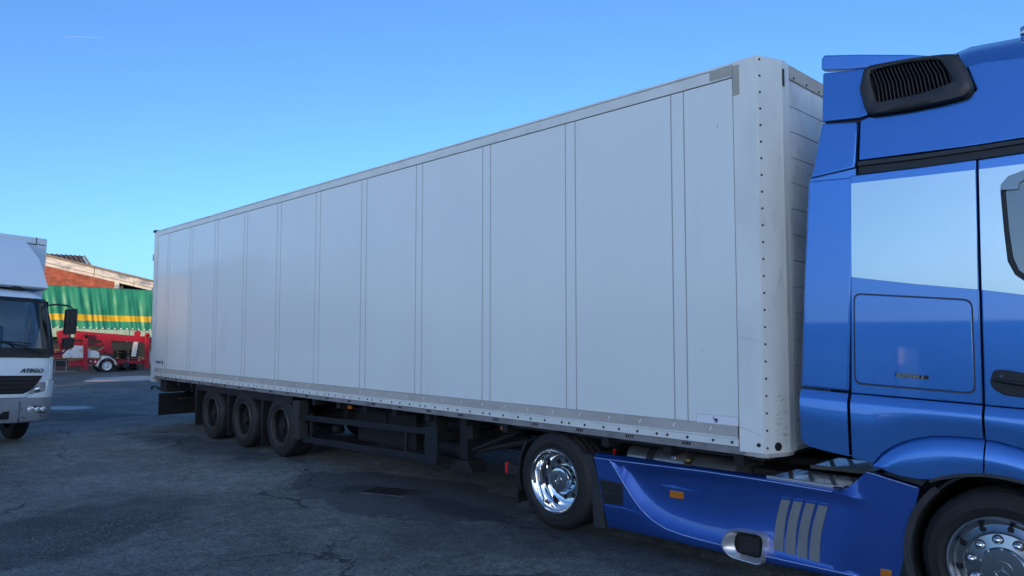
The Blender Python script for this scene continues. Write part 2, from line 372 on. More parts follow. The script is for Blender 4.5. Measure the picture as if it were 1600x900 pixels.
# loose chippings in the worn strip and here and there
def chippings():
    mb = MB()
    for i in range(520):
        if i < 300:
            a = random.gauss(0, .5); b_ = random.gauss(0, .8); x = 8.15 + a*.75 - .25*b_; y = -3.3 + b_*.85
        else:
            x = random.uniform(4, 14); y = random.uniform(-6, -.5)
        r = random.uniform(.003, .009)*(1 if i < 300 else .8); h = r*.7; t = random.random()*6.28
        vs = [(x+r*math.cos(t+k*1.571)*random.uniform(.7,1.3), y+r*math.sin(t+k*1.571)*random.uniform(.7,1.3), .0) for k in range(4)] + [(x+r*.3*math.cos(t), y+r*.3*math.sin(t), h+.006)]
        vs = [(a_, b2, c_-.004) for a_, b2, c_ in vs]
        mb.add(vs, [(0,1,4),(1,2,4),(2,3,4),(3,0,4)])
    o = part('loose_chippings', mb, 'stone', smooth=10); o['kind'] = 'stuff'
    tag(o, 'pale loose chippings lying in the worn strip of asphalt', 'gravel'); del o['category']
chippings()
# drain cover
d = thing('drain_cover', 'dark iron drain cover set in the asphalt beside the trailer', 'drain', (8.85,-.15,0))
dm = Matrix.Translation((8.85,-.15,0)) @ Matrix.Rotation(.42, 4, 'Z')
part('frame', MB().box(-.30,.30,-.21,-.17,-.02,.004,dm).box(-.30,.30,.17,.21,-.02,.004,dm).box(-.30,-.26,-.17,.17,-.02,.004,dm).box(.26,.30,-.17,.17,-.02,.004,dm), 'asphalt', d, bevel=.003)
bar = MB().box(-.26,.26,-.012,.012,-.02,.002).mesh('bar', 'iron', bevel=.002)
for i in range(7):
    b_ = part('bar', bar, None, d); b_.matrix_basis = dm @ Matrix.Translation((0,-.144+i*.048,0))

# ------------------------------------------------------------------ wheels
def tyre_mesh(R, Wd, rim_r, name='tyre', tread=True):
    """axis along y, outer (visible) face at y=0, inner at y=Wd"""
    mb = MB(); n = 96; rows = []
    b = .035
    for k in range(n):
        a = 2*math.pi*k/n; ca, sa = math.cos(a), math.sin(a)
        lug = .006 if (k % 3 == 0 and tread) else 0.
        prof = [(rim_r-.01, .03),(rim_r+.012,.012),(rim_r+.03,.008),(rim_r+(R-rim_r)*.35,-.006),(rim_r+(R-rim_r)*.40,-.004),(rim_r+(R-rim_r)*.7,.0),(R-.03,.012),(R-.010-lug,.026),(R-lug*1.6,.045)]
        g = Wd/4
        for i in (1, 2, 3):
            prof += [(R, i*g-.012),(R-.012, i*g-.008),(R-.012,i*g+.008),(R,i*g+.012)]
        prof += [(R-lug*1.6,Wd-.045),(R-.010-lug,Wd-.026),(R-.03,Wd-.012),(rim_r+(R-rim_r)*.5,Wd),(rim_r,Wd-.02)]
        rows.append([(r*ca, y, r*sa) for r, y in prof])
    rows.append(rows[0]); mb.loft(rows)
    return mb.mesh(name, 'rubber', smooth=28)
def disc_prism(mb, x, z, r, y0, y1, n=14):
    return mb.prism([(x+r*math.cos(2*math.pi*k/n), z+r*math.sin(2*math.pi*k/n)) for k in range(n)], 'y', y0, y1)
def star_meshes(r, y, mtl='brushed'):
    mb = MB(); mb.lathe([(r, y),(r, y-.006),(r*.88, y-.006),(r*.88, y)], n=32)
    for k in range(3):
        a = math.pi/2 + k*2*math.pi/3; p = lambda rr, da: (rr*math.cos(a+da), rr*math.sin(a+da))
        mb.add([(p(r*.9,0)[0], y-.004, p(r*.9,0)[1]), (p(r*.16,1.05)[0], y-.002, p(r*.16,1.05)[1]), (0, y-.010, 0), (p(r*.16,-1.05)[0], y-.002, p(r*.16,-1.05)[1])], [(0,1,2),(0,2,3)])
    return mb.mesh('star_emblem', mtl, smooth=20)

T_TR = tyre_mesh(.455, .40, .265); T_DR = tyre_mesh(.458, .33, .300); T_ST = tyre_mesh(.462, .31, .302)
# trailer wheel: dark steel
def trailer_wheel_mesh():
    mb = MB().lathe([(.262,.045),(.250,.055),(.245,.12),(.225,.13),(.205,.115),(.19,.105),(.13,.10),(.128,.09),(.125,.0855),(.09,.08),(.085,.045),(.075,.035),(.0,.035)], n=48)
    mb.lathe([(.262,.045),(.262,.36),(.245,.36),(.245,.12)], n=48); return mb.mesh('wheel', 'rim_steel')
TW = trailer_wheel_mesh()
TEDGE = MB().lathe([(.278,.030),(.282,.012),(.274,.004),(.264,.008),(.260,.05)], n=48).mesh('rim_flange', 'rim_edge')
NUT = MB().prism([(.014*math.cos(k*math.pi/3), .014*math.sin(k*math.pi/3)) for k in range(6)], 'y', -.03, .01).mesh('wheel_nut', 'guard', bevel=.003)
HHOLE = disc_prism(MB(), 0, 0, .024, -.002, .01, 14).mesh('hand_hole', 'hole')
def wheel_trailer(parent, x, y, z, flip=False):
    wl = link('wheel', TW, parent, False, (x, y, z))
    if flip: wl.rotation_euler = (0,0,math.pi)
    for nm, me in (('tyre', T_TR), ('rim_flange', TEDGE)): link(nm, me, wl, True)
    for k in range(10):
        a = k*math.pi/5; link('wheel_nut', NUT, wl, True, (.107*math.cos(a), .095, .107*math.sin(a)))
        a += math.pi/10; h = link('hand_hole', HHOLE, wl, True, (.170*math.cos(a), .100, .170*math.sin(a)))
    return wl

# ------------------------------------------------------------------ semi-trailer
tr = thing('semi_trailer', 'long white box semi-trailer coupled behind the blue tractor', 'semi-trailer', (6.8,1.27,0))
ZB, ZT, YB = 1.147, 3.888, 2.55
SX = [.719+1.198*k for k in range(11)]
edges = [.165] + [v for s_ in SX for v in (s_, s_+.125)] + [13.275]
core = MB().box(.05,13.44,.007,2.52,.97,3.97); part('box_core', core, 'seam', tr)
for i in range(0, len(edges)-1):
    a, b_ = edges[i], edges[i+1]
    wide = i % 2 == 0
    g = .0042
    o = part('side_panel' if wide else 'joint_strip', MB().box(a+g, b_-g, 0, .03, ZB+.002, ZT-.006), 'panel', tr, bevel=.0015, seg=1)
for x_ in edges[1:-1]: part('seam_seal', MB().box(x_-.005,x_+.005,-.0012,.02,ZB+.003,ZT-.004), 'sealant', tr)
part('top_seam', MB().box(.165,13.272,-.0015,.02,ZT-.007,ZT-.001), 'seam', tr)
for (sx, sz, sw, sh) in ((13.13,3.50,.012,.045),(9.75,1.52,.03,.006),(9.80,1.49,.006,.02),(8.2,1.62,.02,.005),(11.9,2.1,.035,.004),(12.95,1.72,.05,.004),(11.2,1.4,.02,.012),(6.1,1.35,.03,.006),(12.3,1.95,.004,.03)):
    part('scuff_mark', MB().prism([(sx,sz),(sx+sw*.6,sz+sh*.2),(sx+sw,sz+sh),(sx+sw*.3,sz+sh*.7)], 'y', -.0008, .002), 'scuff', tr)
part('top_rail', MB().prism([(.16-.16,ZT),(0,3.985),(0,3.985)], 'y', 0, 1) if False else MB().box(.0,13.272,-.006,.03,ZT,3.978), 'rail', tr, bevel=.004)
part('roof_edge', MB().box(.03,13.272,-.010,.05,3.982,4.002), 'rail', tr, bevel=.003)
part('roof', MB().box(.05,13.45,.05,2.52,3.97,4.0), 'rail', tr)
part('far_wall', MB().box(.0,13.4,2.52,2.55,.95,4.0), 'panel', tr)
# reflective tape
part('tape_strip', MB().box(13.075,13.270,-.0085,-.004,3.900,3.972), 'tape', tr)
part('tape_strip', MB().box(13.281,13.335,-.0085,-.002,3.735,3.975), 'tape', tr)
# rear frame
rf = part('rear_frame', MB().box(-.06,.16,-.012,.05,.86,3.995).box(-.06,.10,2.5,2.56,.86,3.995).box(-.06,.10,.05,2.5,3.90,3.995).box(-.06,.10,.05,2.5,.86,.98), 'rail', tr, bevel=.006)
part('end_cap', MB().box(-.10,.05,-.03,.06,3.975,4.025), 'black', tr, bevel=.006)
hm = MB().box(-.09,-.055,-.03,.02,-.07,.07).mesh('hinge', 'alu', bevel=.006)
for z in (1.3, 2.1, 2.75, 3.45): link('hinge', hm, rf, False, (0,0,z))
for y0, y1 in ((.06,1.27),(1.28,2.5)):
    dr = part('rear_door', MB().box(-.045,.03,y0,y1,.98,3.9), 'panel', tr, bevel=.006)
    for yy in (y0+.3, y1-.3): part('lock_bar', MB().tube([(-.07,yy,.98),(-.07,yy,3.9)], .016), 'alu', dr)
# bottom rails
part('kick_strip', MB().box(.16,13.262,-.004,.03,1.066,1.146), 'alu', tr, bevel=.002)
part('kick_lip', MB().box(.16,13.262,-.014,.03,1.050,1.064), 'rail', tr, bevel=.003)
hr = part('hole_rail', MB().box(.16,13.268,-.007,.03,.990,1.047), 'rail', tr, bevel=.002)
part('lower_channel', MB().prism([(.03,.986),(-.002,.985),(-.002,.950),(-.016,.945),(-.016,.934),(.16,.934),(.16,.986)], 'x', .10, 13.31), 'channel', tr, bevel=.002)
bh = disc_prism(MB(), 0, 0, .0125, -.010, .0, 8).mesh('bolt', 'seam')
x = .3; k = 0
while x < 13.25:
    link('bolt', bh, hr, False, (x, 0, 1.018)); k += 1
    x += (.205, .21, .10, .19, .225, .165)[k % 6]*random.uniform(.92, 1.08)
hk = MB().box(-.006,.006,-.006,0,-.018,.018, Matrix.Rotation(.5, 4, 'Y')).mesh('strap_hook', 'rail')
for i in range(38): link('strap_hook', hk, tr, False, (.45+i*.34, 0, 1.108))
pk = MB().box(-.006,.006,-.005,0,-.012,.012).mesh('stamped_slot', 'hole')
for i in range(22):
    for j in range(4): link('stamped_slot', pk, tr, False, (.8+i*.57+j*.022, 0, .967))
for xx in (2.3, 3.6, 4.9):   # bent lashing brackets over the axles
    part('lashing_bracket', MB().tube([(xx-.35,-.022,.955),(xx-.16,-.024,.985),(xx,-.024,.985),(xx+.12,-.022,.945)], .010, 8), 'channel', tr)
# front corner post
part('corner_post', MB().box(13.278,13.474,-.004,.05,.957,4.010), 'post', tr, bevel=.003)
ch = part('rounded_corner', MB().prism([(13.476,-.004),(13.481,.002),(13.560,.222),(13.568,.236),(13.572,.300),(13.50,.300),(13.476,.05)], 'z', .955, 4.012), 'post2', tr, smooth=8)
rv = disc_prism(MB(), 0, 0, .009, -.006, .004, 10).mesh('rivet', 'seam')
def onchamfer(t, z): return (13.481+t*.079, .002+t*.220, z)
nv = Vector((.220, -.079, 0)).normalized()
for i in range(24):
    z = 1.0 + i*.1296
    o = link('rivet', rv, ch, False, onchamfer(.10, z)); o.rotation_euler = (0,0,math.atan2(nv.y, nv.x)+math.pi/2)
big = disc_prism(MB(), 0, 0, .032, -.010, .004, 18).mesh('rubber_plug', 'hole', bevel=.003)
o = link('rubber_plug', big, ch, False, onchamfer(.55, 1.005)); o.rotation_euler = (0,0,math.atan2(nv.y, nv.x)+math.pi/2)
part('plug', disc_prism(MB(), 13.437, 1.02, .016, -.012, 0, 14), 'guard', tr, bevel=.003)
part('post_foot', MB().box(13.29,13.50,.02,.30,.925,.955).prism([(13.474,.0),(13.55,.20),(13.56,.32),(13.40,.32),(13.40,.0)], 'z', .925, .954), 'alu', tr, bevel=.004)
part('grab_slot', MB().box(13.572,13.582,.236,.258,3.80,3.94), 'seam', tr, bevel=.004)
# scrapes on the corner
for (x0, z0, x1, z1) in ((13.30,1.83,13.46,1.80),(13.29,1.14,13.47,1.09)):
    part('scrape', MB().prism([(x0,z0),(x1,z1),(x1,z1+.002),(x0,z0+.0035)], 'y', -.0065, .004), 'scuff', tr)
M_sc = M['scuff2']
for i in range(16):   # rub marks low on the rounded corner
    t0 = random.uniform(.45, .9); z0 = 1.03+abs(random.gauss(0, .20)); ln = random.uniform(.10, .35); hh = random.uniform(.0015, .006)
    p0, p1 = onchamfer(t0, z0), onchamfer(min(1., t0+ln), z0+random.uniform(-.01, .02)); o_ = Vector((nv.x, nv.y, 0))*.0
    off = Vector((.22, -.079, 0)).normalized()*.002
    A_, B_ = Vector(p0)+off, Vector(p1)+off
    part('rub_mark', MB().add([A_, B_, B_+Vector((0,0,hh*.5)), A_+Vector((0,0,hh))], [(0,1,2,3)]), 'scuff2', ch)
# front wall of horizontal planks
part('front_wall_edge', MB().box(13.50,13.574,.302,.345,.96,4.0), 'post', tr)
for i in range(14):
    z0 = 3.872-.206*(i+1); z1 = z0+.206
    part('front_plank', MB().box(13.45,13.574,.348,2.49,z0+.0035,z1-.0035), 'plank', tr, bevel=.005)
part('front_seam_backing', MB().box(13.44,13.567,.31,2.49,.96,3.96), 'scuff', tr)
fr_ = part('front_top_rail', MB().box(13.45,13.577,.345,2.49,3.885,4.0), 'toprail', tr, bevel=.006)
for i in range(9): link('bolt', rv, fr_, False, (13.578, .42+i*.24, 3.905)).rotation_euler = (0,0,math.pi/2)
# label plate with an elephant
part('label_border', MB().box(12.901,13.270,-.003,.002,1.1468,1.2145), 'scuff', tr)
pl = part('label_plate', MB().box(12.905,13.268,-.0045,.002,1.147,1.212), 'label', tr)
el = [(-.42,.62),(-.50,.40),(-.44,.16),(-.28,.10),(-.16,.30),(.05,.34),(.30,.26),(.44,.05),(.46,-.25),(.40,-.28),(.38,-.06),(.34,-.2),(.34,-.60),(.20,-.60),(.18,-.22),(-.02,-.24),(-.04,-.60),(-.18,-.60),(-.18,-.10),(-.30,-.04),(-.42,.02),(-.56,.10),(-.62,.36),(-.56,.62),(-.48,.72)]
def elephant(cx, cz, s_, y, parent):
    part('elephant_emblem', MB().prism([(cx+a*s_, cz+b_*s_) for a, b_ in el], 'y', y-.0015, y), 'logo_blue', parent)
elephant(13.078, 1.178, .040, -.0046, pl)
elephant(.60, 1.27, .10, -.0002, tr)
for i, wd in enumerate((.035,.04,.03,.045,.035,.03)):  # small unreadable maker's letters
    part('maker_letter', MB().box(.20+i*.055,.20+i*.055+wd,-.0018,.0,1.245,1.295), 'logo_blue', tr)
# chassis
part('chassis_beam', MB().box(.3,10.2,.72,.86,.52,.92).box(10.2,13.3,.72,.86,.80,.93), 'dark', tr, bevel=.01)
part('chassis_beam', MB().box(.3,10.2,1.70,1.84,.52,.92).box(10.2,13.3,1.70,1.84,.80,.93), 'dark', tr, bevel=.01)
cm = MB().box(-.04,.04,.05,2.5,.84,.945).mesh('cross_member', 'dark')
for i in range(20): link('cross_member', cm, tr, False, (.7+i*.66, 0, 0))
part('coupler_plate', MB().box(10.4,13.42,.12,2.43,.885,.948), 'dark', tr)
part('underfloor', MB().box(.1,13.3,.04,2.5,.946,.968), 'dark', tr)
AX = (3.06, 4.36, 5.66)
for ax in AX:
    part('axle', MB().tube([(ax,.3,.45),(ax,2.25,.45)], .07, 14), 'dark', tr)
    part('air_bag', MB().lathe([(.0,.0),(.11,.0),(.13,.05),(.11,.1),(.13,.15),(.11,.2),(0,.2)], (ax+.35,.8,.32), 20, 'z'), 'black', tr)
    wheel_trailer(tr, ax, .02, .45); wheel_trailer(tr, ax, 2.53, .45, True)
part('mudguard_band', MB().prism([(2.30,.905),(2.34,.925),(6.02,.925),(6.02,.835),(5.98,.815),(5.1,.80),(2.36,.815),(2.30,.83)], 'y', .035, .46), 'black', tr, bevel=.012)
for xx, z0 in ((2.28,.16),(3.72,.12),(5.02,.10)):
    part('mud_flap', MB().prism([(xx-.05,.84),(xx+.03,.84),(xx+.0,z0),(xx-.03,z0)], 'y', .05, .44), 'black', tr, bevel=.004)
part('fender_strut', MB().prism(rounded([(6.02,.86),(6.22,.88),(6.24,.78),(6.20,.58),(6.24,.30),(6.05,.31),(6.02,.56)], .03), 'y', .04, .20), 'satin', tr, bevel=.012)
# rear underrun, lamp box and hook
part('lamp_box', MB().box(.14,.5,.12,2.4,.66,.90), 'dark', tr, bevel=.01)
part('underrun_plate', MB().box(.12,.16,.10,2.42,.17,.585), 'black', tr, bevel=.006)
part('underrun_top', MB().box(.10,.18,.10,2.42,.590,.625), 'guard', tr, bevel=.004)
part('underrun_bracket', MB().box(.10,.22,.62,.72,.45,.80), 'dark', tr, bevel=.004)
part('bracket_foot', MB().box(.22,.26,.45,.85,.48,.50), 'rim_edge', tr)
part('rear_hook', MB().tube([(.15,.10,.72),(-.05,.08,.76),(-.16,.07,.745),(-.22,.07,.70)], .022, 8), 'black', tr)
# side guard
sg = part('side_guard_rail', MB().prism([(6.25,.585),(9.19,.672),(9.19,.746),(6.25,.668)], 'y', .09, .12), 'guard', tr, bevel=.006)
part('side_guard_rail', MB().prism([(6.25,.268),(9.19,.350),(9.19,.437),(6.25,.362)], 'y', .09, .12), 'guard', tr, bevel=.006)
for xx in (6.43, 8.76): part('guard_post', MB().box(xx-.025,xx+.025,.122,.16,.34,.70), 'guard', tr, bevel=.004)
part('guard_end_plate', MB().prism(rounded([(9.192,.765),(9.42,.775),(9.425,.37),(9.40,.335),(9.192,.338)], .02), 'y', .085, .125), 'guard', tr, bevel=.006)
part('guard_end_bracket', MB().box(9.25,9.36,.126,.5,.60,.70).box(9.25,9.36,.126,.30,.70,.93), 'dark', tr, bevel=.004)
# pallet box / spare wheel carrier behind guard
part('tool_box', MB().box(6.9,8.3,.62,1.0,.32,.86), 'dark', tr, bevel=.02)
for yy, zz in ((.66,.62),(.64,.68),(.67,.74),(.90,.50)):   # air lines and cables along the frame
    part('air_line', MB().tube([(x_*.55+1.0, yy+.02*math.sin(x_*1.9), zz+.03*math.sin(x_*1.3+zz*9)) for x_ in range(0, 18)], .012, 6), 'black', tr)
for xx in (6.6,7.6,8.6,9.3): part('frame_bracket', MB().box(xx-.05,xx+.05,.60,.72,.55,.90), 'dark', tr, bevel=.006)
part('air_reservoir', MB().tube([(8.45,.75,.42),(9.2,.75,.42)], .13, 18), 'dark', tr, bevel=.02)
# landing legs
for yy in (.28, 2.12):
    lg = part('landing_leg', MB().box(9.60,9.74,yy,yy+.13,.42,.94).box(9.615,9.725,yy+.012,yy+.118,.34,.43), 'guard', tr, bevel=.008)
    part('leg_flange', MB().box(9.75,9.84,yy-.01,yy+.10,.66,.92), 'dark', lg, bevel=.006)
    part('leg_foot', MB().prism([(9.46,.285),(9.88,.285),(9.87,.305),(9.77,.41),(9.58,.41),(9.47,.31)], 'y', yy-.04, yy+.20), 'dark', lg, bevel=.012)
part('leg_brace', MB().tube([(9.74,.36,.52),(10.5,.55,.84)], .025, 8), 'dark', tr)
part('leg_brace', MB().tube([(9.74,.40,.50),(10.55,.6,.70)], .03, 8), 'dark', tr)
part('leg_shaft', MB().tube([(9.67,.4,.72),(9.67,2.2,.72)], .022, 8), 'dark', tr)
for xx, yy in ((7.42,.15),(10.47,.15),(4.95,.06),(1.9,.10)):
    lm = part('side_marker', MB().box(xx-.045,xx+.045,yy,yy+.03,.835,.885), 'orange', tr, bevel=.006)
part('air_line', MB().tube([(13.55,1.0,1.3),(13.68,1.0,1.0),(13.72,1.05,1.25),(13.78,1.1,1.5)], .012, 8), 'black', tr)

# ------------------------------------------------------------------ tractor unit
tc_ = thing('tractor_unit', 'metallic blue lorry tractor with silver cab film coupled to the trailer', 'lorry tractor', (13.4,1.27,0))
CY = lambda x, z: .040+(z-1.45)*.024 if z < 3.05 else .0784+(z-3.05)*.16
def plate(name, poly, mtl, parent=tc_, off=0., th=.04, bevel=.006, seg=2, rnd=None, label=None, smooth=32.):
    if rnd: poly = rounded(poly, rnd)
    return part(name, MB().prism(poly, 'y', lambda u, v: CY(u, v)+off, lambda u, v: CY(u, v)+off+th), mtl, parent, bevel=bevel, seg=seg, label=label, smooth=smooth)
# solid body behind the outer skin
part('cab_body', MB().prism([(14.12,1.02),(14.9,1.24),(16.1,1.24),(16.22,1.3),(16.2,2.0),(16.05,3.0),(15.9,3.45),(14.15,3.50),(14.12,3.3)], 'y', .215, 2.33), 'black', tc_, bevel=.03)
part('roof_shell', MB().loft([[(14.22,.21,3.40),(14.25,.26,3.60),(14.3,.40,3.70),(14.4,1.27,3.76),(14.3,2.14,3.70),(14.22,2.4,3.4)],
    [(14.86,.188,3.60),(14.84,.262,3.70),(14.82,.40,3.80),(14.8,1.27,3.86),(14.82,2.14,3.80),(14.86,2.4,3.5)],
    [(15.30,.178,3.555),(15.30,.245,3.66),(15.30,.38,3.76),(15.3,1.27,3.82),(15.3,2.14,3.76),(15.30,2.4,3.55)],
    [(15.8,.175,3.45),(15.75,.26,3.52),(15.75,.4,3.58),(15.8,1.27,3.64),(15.75,2.1,3.58),(15.8,2.4,3.45)]]), 'blue', tc_, smooth=60)
part('windscreen', MB().box(16.12,16.16,.25,2.3,2.0,2.95, Matrix.Identity(4)), 'glass_dark', tc_, bevel=.02)
# roof spoiler blade, rear fairings
part('roof_spoiler', MB().prism([(13.893,3.836),(13.896,3.915),(13.915,3.943),(14.165,3.880),(14.507,3.784),(14.690,3.722),(14.60,3.69),(14.213,3.768),(14.101,3.786)], 'y', lambda u,v: .20+(u-13.9)*.02, lambda u,v: .28), 'blue', tc_, bevel=.012, seg=3)
plate('rear_fairing', [(13.904,3.808),(14.10,3.775),(14.21,3.765),(14.24,3.40),(14.18,3.393),(13.913,3.421)], 'blue', off=0, th=.05, bevel=.014, seg=3)
plate('rear_fairing', [(13.911,3.409),(14.165,3.368),(14.158,3.030),(13.837,3.002),(13.862,3.06)], 'blue', off=.004, th=.05, bevel=.014, seg=3)
plate('rear_fairing', [(13.825,2.984),(14.155,2.964),(14.088,1.458),(13.748,1.474),(13.781,2.191)], 'blue', off=.004, th=.05, bevel=.016, seg=3)
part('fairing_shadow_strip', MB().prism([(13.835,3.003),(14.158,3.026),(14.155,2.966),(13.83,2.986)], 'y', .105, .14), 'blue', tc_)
part('fairing_ledge', MB().prism([(13.93,3.424),(14.26,3.40),(14.26,3.36),(13.93,3.41)], 'y', .168, .22), 'black', tc_)
part('fairing_inner', MB().prism([(13.90,1.1),(14.14,1.05),(14.14,3.35),(13.98,3.35)], 'y', .17, .2), 'black', tc_)
# lower rear fairing with a bright shoulder
def shoulder(name, xs, ztop, zbot, parent=tc_, y_out=.018):
    rows = []
    for x_ in xs:
        zt, zb = ztop(x_), zbot(x_)
        zz = max(zt-.06, zb+.004)
        rows.append([(x_, .075, zt+.002),(x_, .050, zt),(x_,.046,zt-.006),(x_, y_out+.004, zz+.008),(x_, y_out, zz-.004),(x_, y_out+.004, zb+(zz-zb)*.5-.001),(x_, y_out+.012, zb),(x_, .09, zb-.002)])
    return part(name, MB().loft(rows), 'blue', parent, smooth=45)
shoulder('rear_fairing_skirt', [13.748,13.756,13.80,13.9,14.0,14.08,14.084], lambda x_: interp([(13.748,1.456),(14.084,1.440)], x_), lambda x_: interp([(13.748,1.09),(13.78,1.055),(13.92,1.028),(14.085,1.012)], x_))
arch_o = [(14.24,.984),(14.292,1.054),(14.345,1.097),(14.402,1.134),(14.47,1.166),(14.539,1.189),(14.61,1.204),(14.688,1.212),(14.79,1.216),(14.898,1.214),(15.0,1.199),(15.094,1.177),(15.25,1.11),(15.4,1.01),(15.52,.88),(15.6,.72)]
arch_b = [(14.262,.960),(14.316,.985),(14.37,1.020),(14.419,1.048),(14.475,1.070),(14.536,1.089),(14.61,1.105),(14.685,1.116),(14.79,1.118),(14.895,1.112),(15.0,1.100),(15.09,1.083),(15.22,1.03),(15.35,.94),(15.45,.83),(15.52,.70)]
arch_i = [(14.252,.972),(14.31,.953),(14.37,.938),(14.42,.930),(14.475,.926),(14.531,.924),(14.591,.930),(14.661,.960),(14.77,.992),(14.891,1.011),(15.0,1.008),(15.087,.996),(15.2,.95),(15.31,.87),(15.39,.78),(15.45,.68)]
zar = lambda x_: interp(arch_o, x_)
shoulder('sleeper_sill', [14.106,14.11,14.16,14.24,14.3,14.35,14.42,14.5,14.6,14.7,14.8,14.885,14.89], lambda x_: interp([(14.10,1.440),(14.9,1.414)], x_), lambda x_: max(interp([(14.10,1.006),(14.24,.984)], x_), zar(x_)) if x_ >= 14.24 else interp([(14.10,1.006),(14.24,.984)], x_))
shoulder('door_sill', [14.905,14.91,15.0,15.1,15.25,15.4,15.6,15.8,16.0,16.08], lambda x_: interp([(14.9,1.413),(16.1,1.37)], x_), lambda x_: zar(x_) if x_ < 15.6 else .72)
def arch(name, i0, i1, trim=0.):
    rows = []
    for i in range(i0, i1):
        (ax, az), (bx, bz), (cx_, cz) = arch_o[i], arch_b[i], arch_i[i]
        rows.append([(ax, .07, az),(ax, .045, az-.006),(ax*.55+bx*.45, .014, az*.55+bz*.45),(bx, -.004, bz),(bx*.5+cx_*.5, -.008, bz*.5+cz*.5),(cx_, -.002, cz),(cx_, .04, cz)])
    return part(name, MB().loft(rows), 'blue', tc_, smooth=60)
arch('wheel_arch', 0, 10); 
def arch2():
    rows = []
    for i in range(9, 16):
        (ax, az), (bx, bz), (cx_, cz) = arch_o[i], arch_b[i], arch_i[i]
        if i == 9: ax += .009; bx += .009; cx_ += .009
        rows.append([(ax, .07, az),(ax, .045, az-.006),(ax*.55+bx*.45, .014, az*.55+bz*.45),(bx, -.004, bz),(bx*.5+cx_*.5, -.008, bz*.5+cz*.5),(cx_, -.002, cz),(cx_, .04, cz)])
    part('wheel_arch', MB().loft(rows), 'blue', tc_, smooth=60)
arch2()
FX, FZ = 14.97, .445
part('arch_lip', MB().loft([[(x_, .0, z_+.001),(x_, -.002, z_-.022),(x_, .06, z_-.03)] for x_, z_ in arch_i[6:]]), 'satin', tc_, smooth=60)
part('wheel_well', MB().loft([[(FX-k*math.cos(a), y_, FZ+(k+.06)*math.sin(a)) for k, y_ in ((.515,.04),(.515,.85),(.50,.85),(.50,.04))] for a in [(-50+i*7)*math.pi/180 for i in range(41)]], True), 'black', tc_, smooth=60)
part('well_back', disc_prism(MB(), FX, FZ, .58, .84, .87, 40), 'hole', tc_)
plate('mudguard_corner', [(14.30,.928),(14.42,.920),(14.56,.915),(14.52,.865),(14.40,.885),(14.28,.91)], 'satin', off=.06, th=.05, bevel=.006)
# upper cab side
plate('roof_side_panel', [(14.186,3.370),(14.245,3.388),(14.856,3.378),(14.905,3.424),(14.850,3.600),(14.962,3.600),(15.165,3.571),(15.7,3.50),(15.85,3.40),(15.95,3.049),(14.893,3.050),(14.186,3.078)], 'blue', off=.004, th=.05, bevel=.010, seg=3)
tm = plate('roof_trim', [(14.178,3.072),(14.560,3.053),(14.893,3.046),(15.95,3.040),(15.96,2.961),(14.907,2.960),(14.557,2.964),(14.176,2.979)], 'black', off=.018, th=.05, bevel=.004)
part('trim_lip', MB().prism([(14.178,3.070),(14.560,3.051),(14.893,3.044),(15.95,3.04),(15.95,3.016),(14.893,3.014),(14.560,3.020),(14.178,3.036)], 'y', .080, .098), 'satin', tm, bevel=.004)
plate('sleeper_panel', [(14.131,2.974),(14.557,2.960),(14.900,2.956),(14.893,2.35),(14.891,1.424),(14.106,1.447)], 'blue', off=0, th=.05, bevel=.008, seg=3)
plate('side_film', [(14.134,2.919),(14.556,2.904),(14.896,2.893),(14.888,2.133),(14.533,2.184),(14.124,2.253)], 'decal', off=-.0025, th=.01, bevel=.001)
lk_poly = [(14.143,2.133),(14.848,2.066),(14.852,1.490),(14.137,1.517)]
plate('locker_seal', rounded([(14.134,2.143),(14.857,2.075),(14.861,1.480),(14.128,1.508)], .055, 5), 'seam', off=-.002, th=.02, bevel=0)
lk = plate('locker_door', rounded(lk_poly, .05, 5), 'blue', off=-.006, th=.02, bevel=.006, seg=3)
bd = part('badge', MB().prism([(14.396,1.597),(14.598,1.586),(14.598,1.562),(14.396,1.573)], 'y', .0335, .0378), 'black', lk, bevel=.001)
link('badge_lettering', text_mesh('EDITION 3', .029, .0015, 'badge', ONWALL(14.404, .0330, 1.5745) @ Matrix.Rotation(-.055, 4, 'Z') @ Matrix.Scale(1.20, 4, (1,0,0)), .15, .0006), bd)
dr_ = plate('cab_door', [(14.912,2.953),(15.95,2.955),(16.02,2.5),(16.08,1.384),(14.904,1.419),(14.906,2.35)], 'blue', off=0, th=.05, bevel=.008, seg=3)
plate('side_film', [(14.915,2.893),(15.93,2.87),(15.99,2.2),(15.9,2.0),(15.127,2.09),(14.909,2.130)], 'decal', dr_, off=-.0025, th=.01, bevel=.001)
wpoly = [(15.030,2.78),(15.075,2.826),(15.155,2.850),(15.80,2.855),(15.95,2.6),(15.92,2.18),(15.75,2.14),(15.13,2.175),(15.085,2.215),(15.050,2.30),(15.037,2.488),(15.026,2.728)]
plate('window_frame', wpoly, 'black', dr_, off=-.006, th=.02, bevel=.004)
gpoly = [(15.066,2.765),(15.095,2.806),(15.160,2.828),(15.78,2.83),(15.92,2.58),(15.89,2.20),(15.74,2.165),(15.15,2.203),(15.108,2.24),(15.082,2.32),(15.066,2.488),(15.056,2.72)]
plate('window_glass', gpoly, 'glass_dark', dr_, off=-.010, th=.012, bevel=.001)
plate('wind_deflector', [(15.030,2.740),(15.033,2.775),(15.075,2.822),(15.155,2.845),(15.7,2.85),(15.7,2.80),(15.16,2.788),(15.128,2.77),(15.124,2.730)], 'deflector', dr_, off=-.024, th=.010, bevel=.003)
hp = plate('handle_recess', rounded([(14.934,1.565),(14.957,1.637),(15.02,1.640),(15.20,1.610),(15.22,1.47),(15.01,1.483),(14.95,1.522)], .02), 'black', dr_, off=-.004, th=.02, bevel=.004)
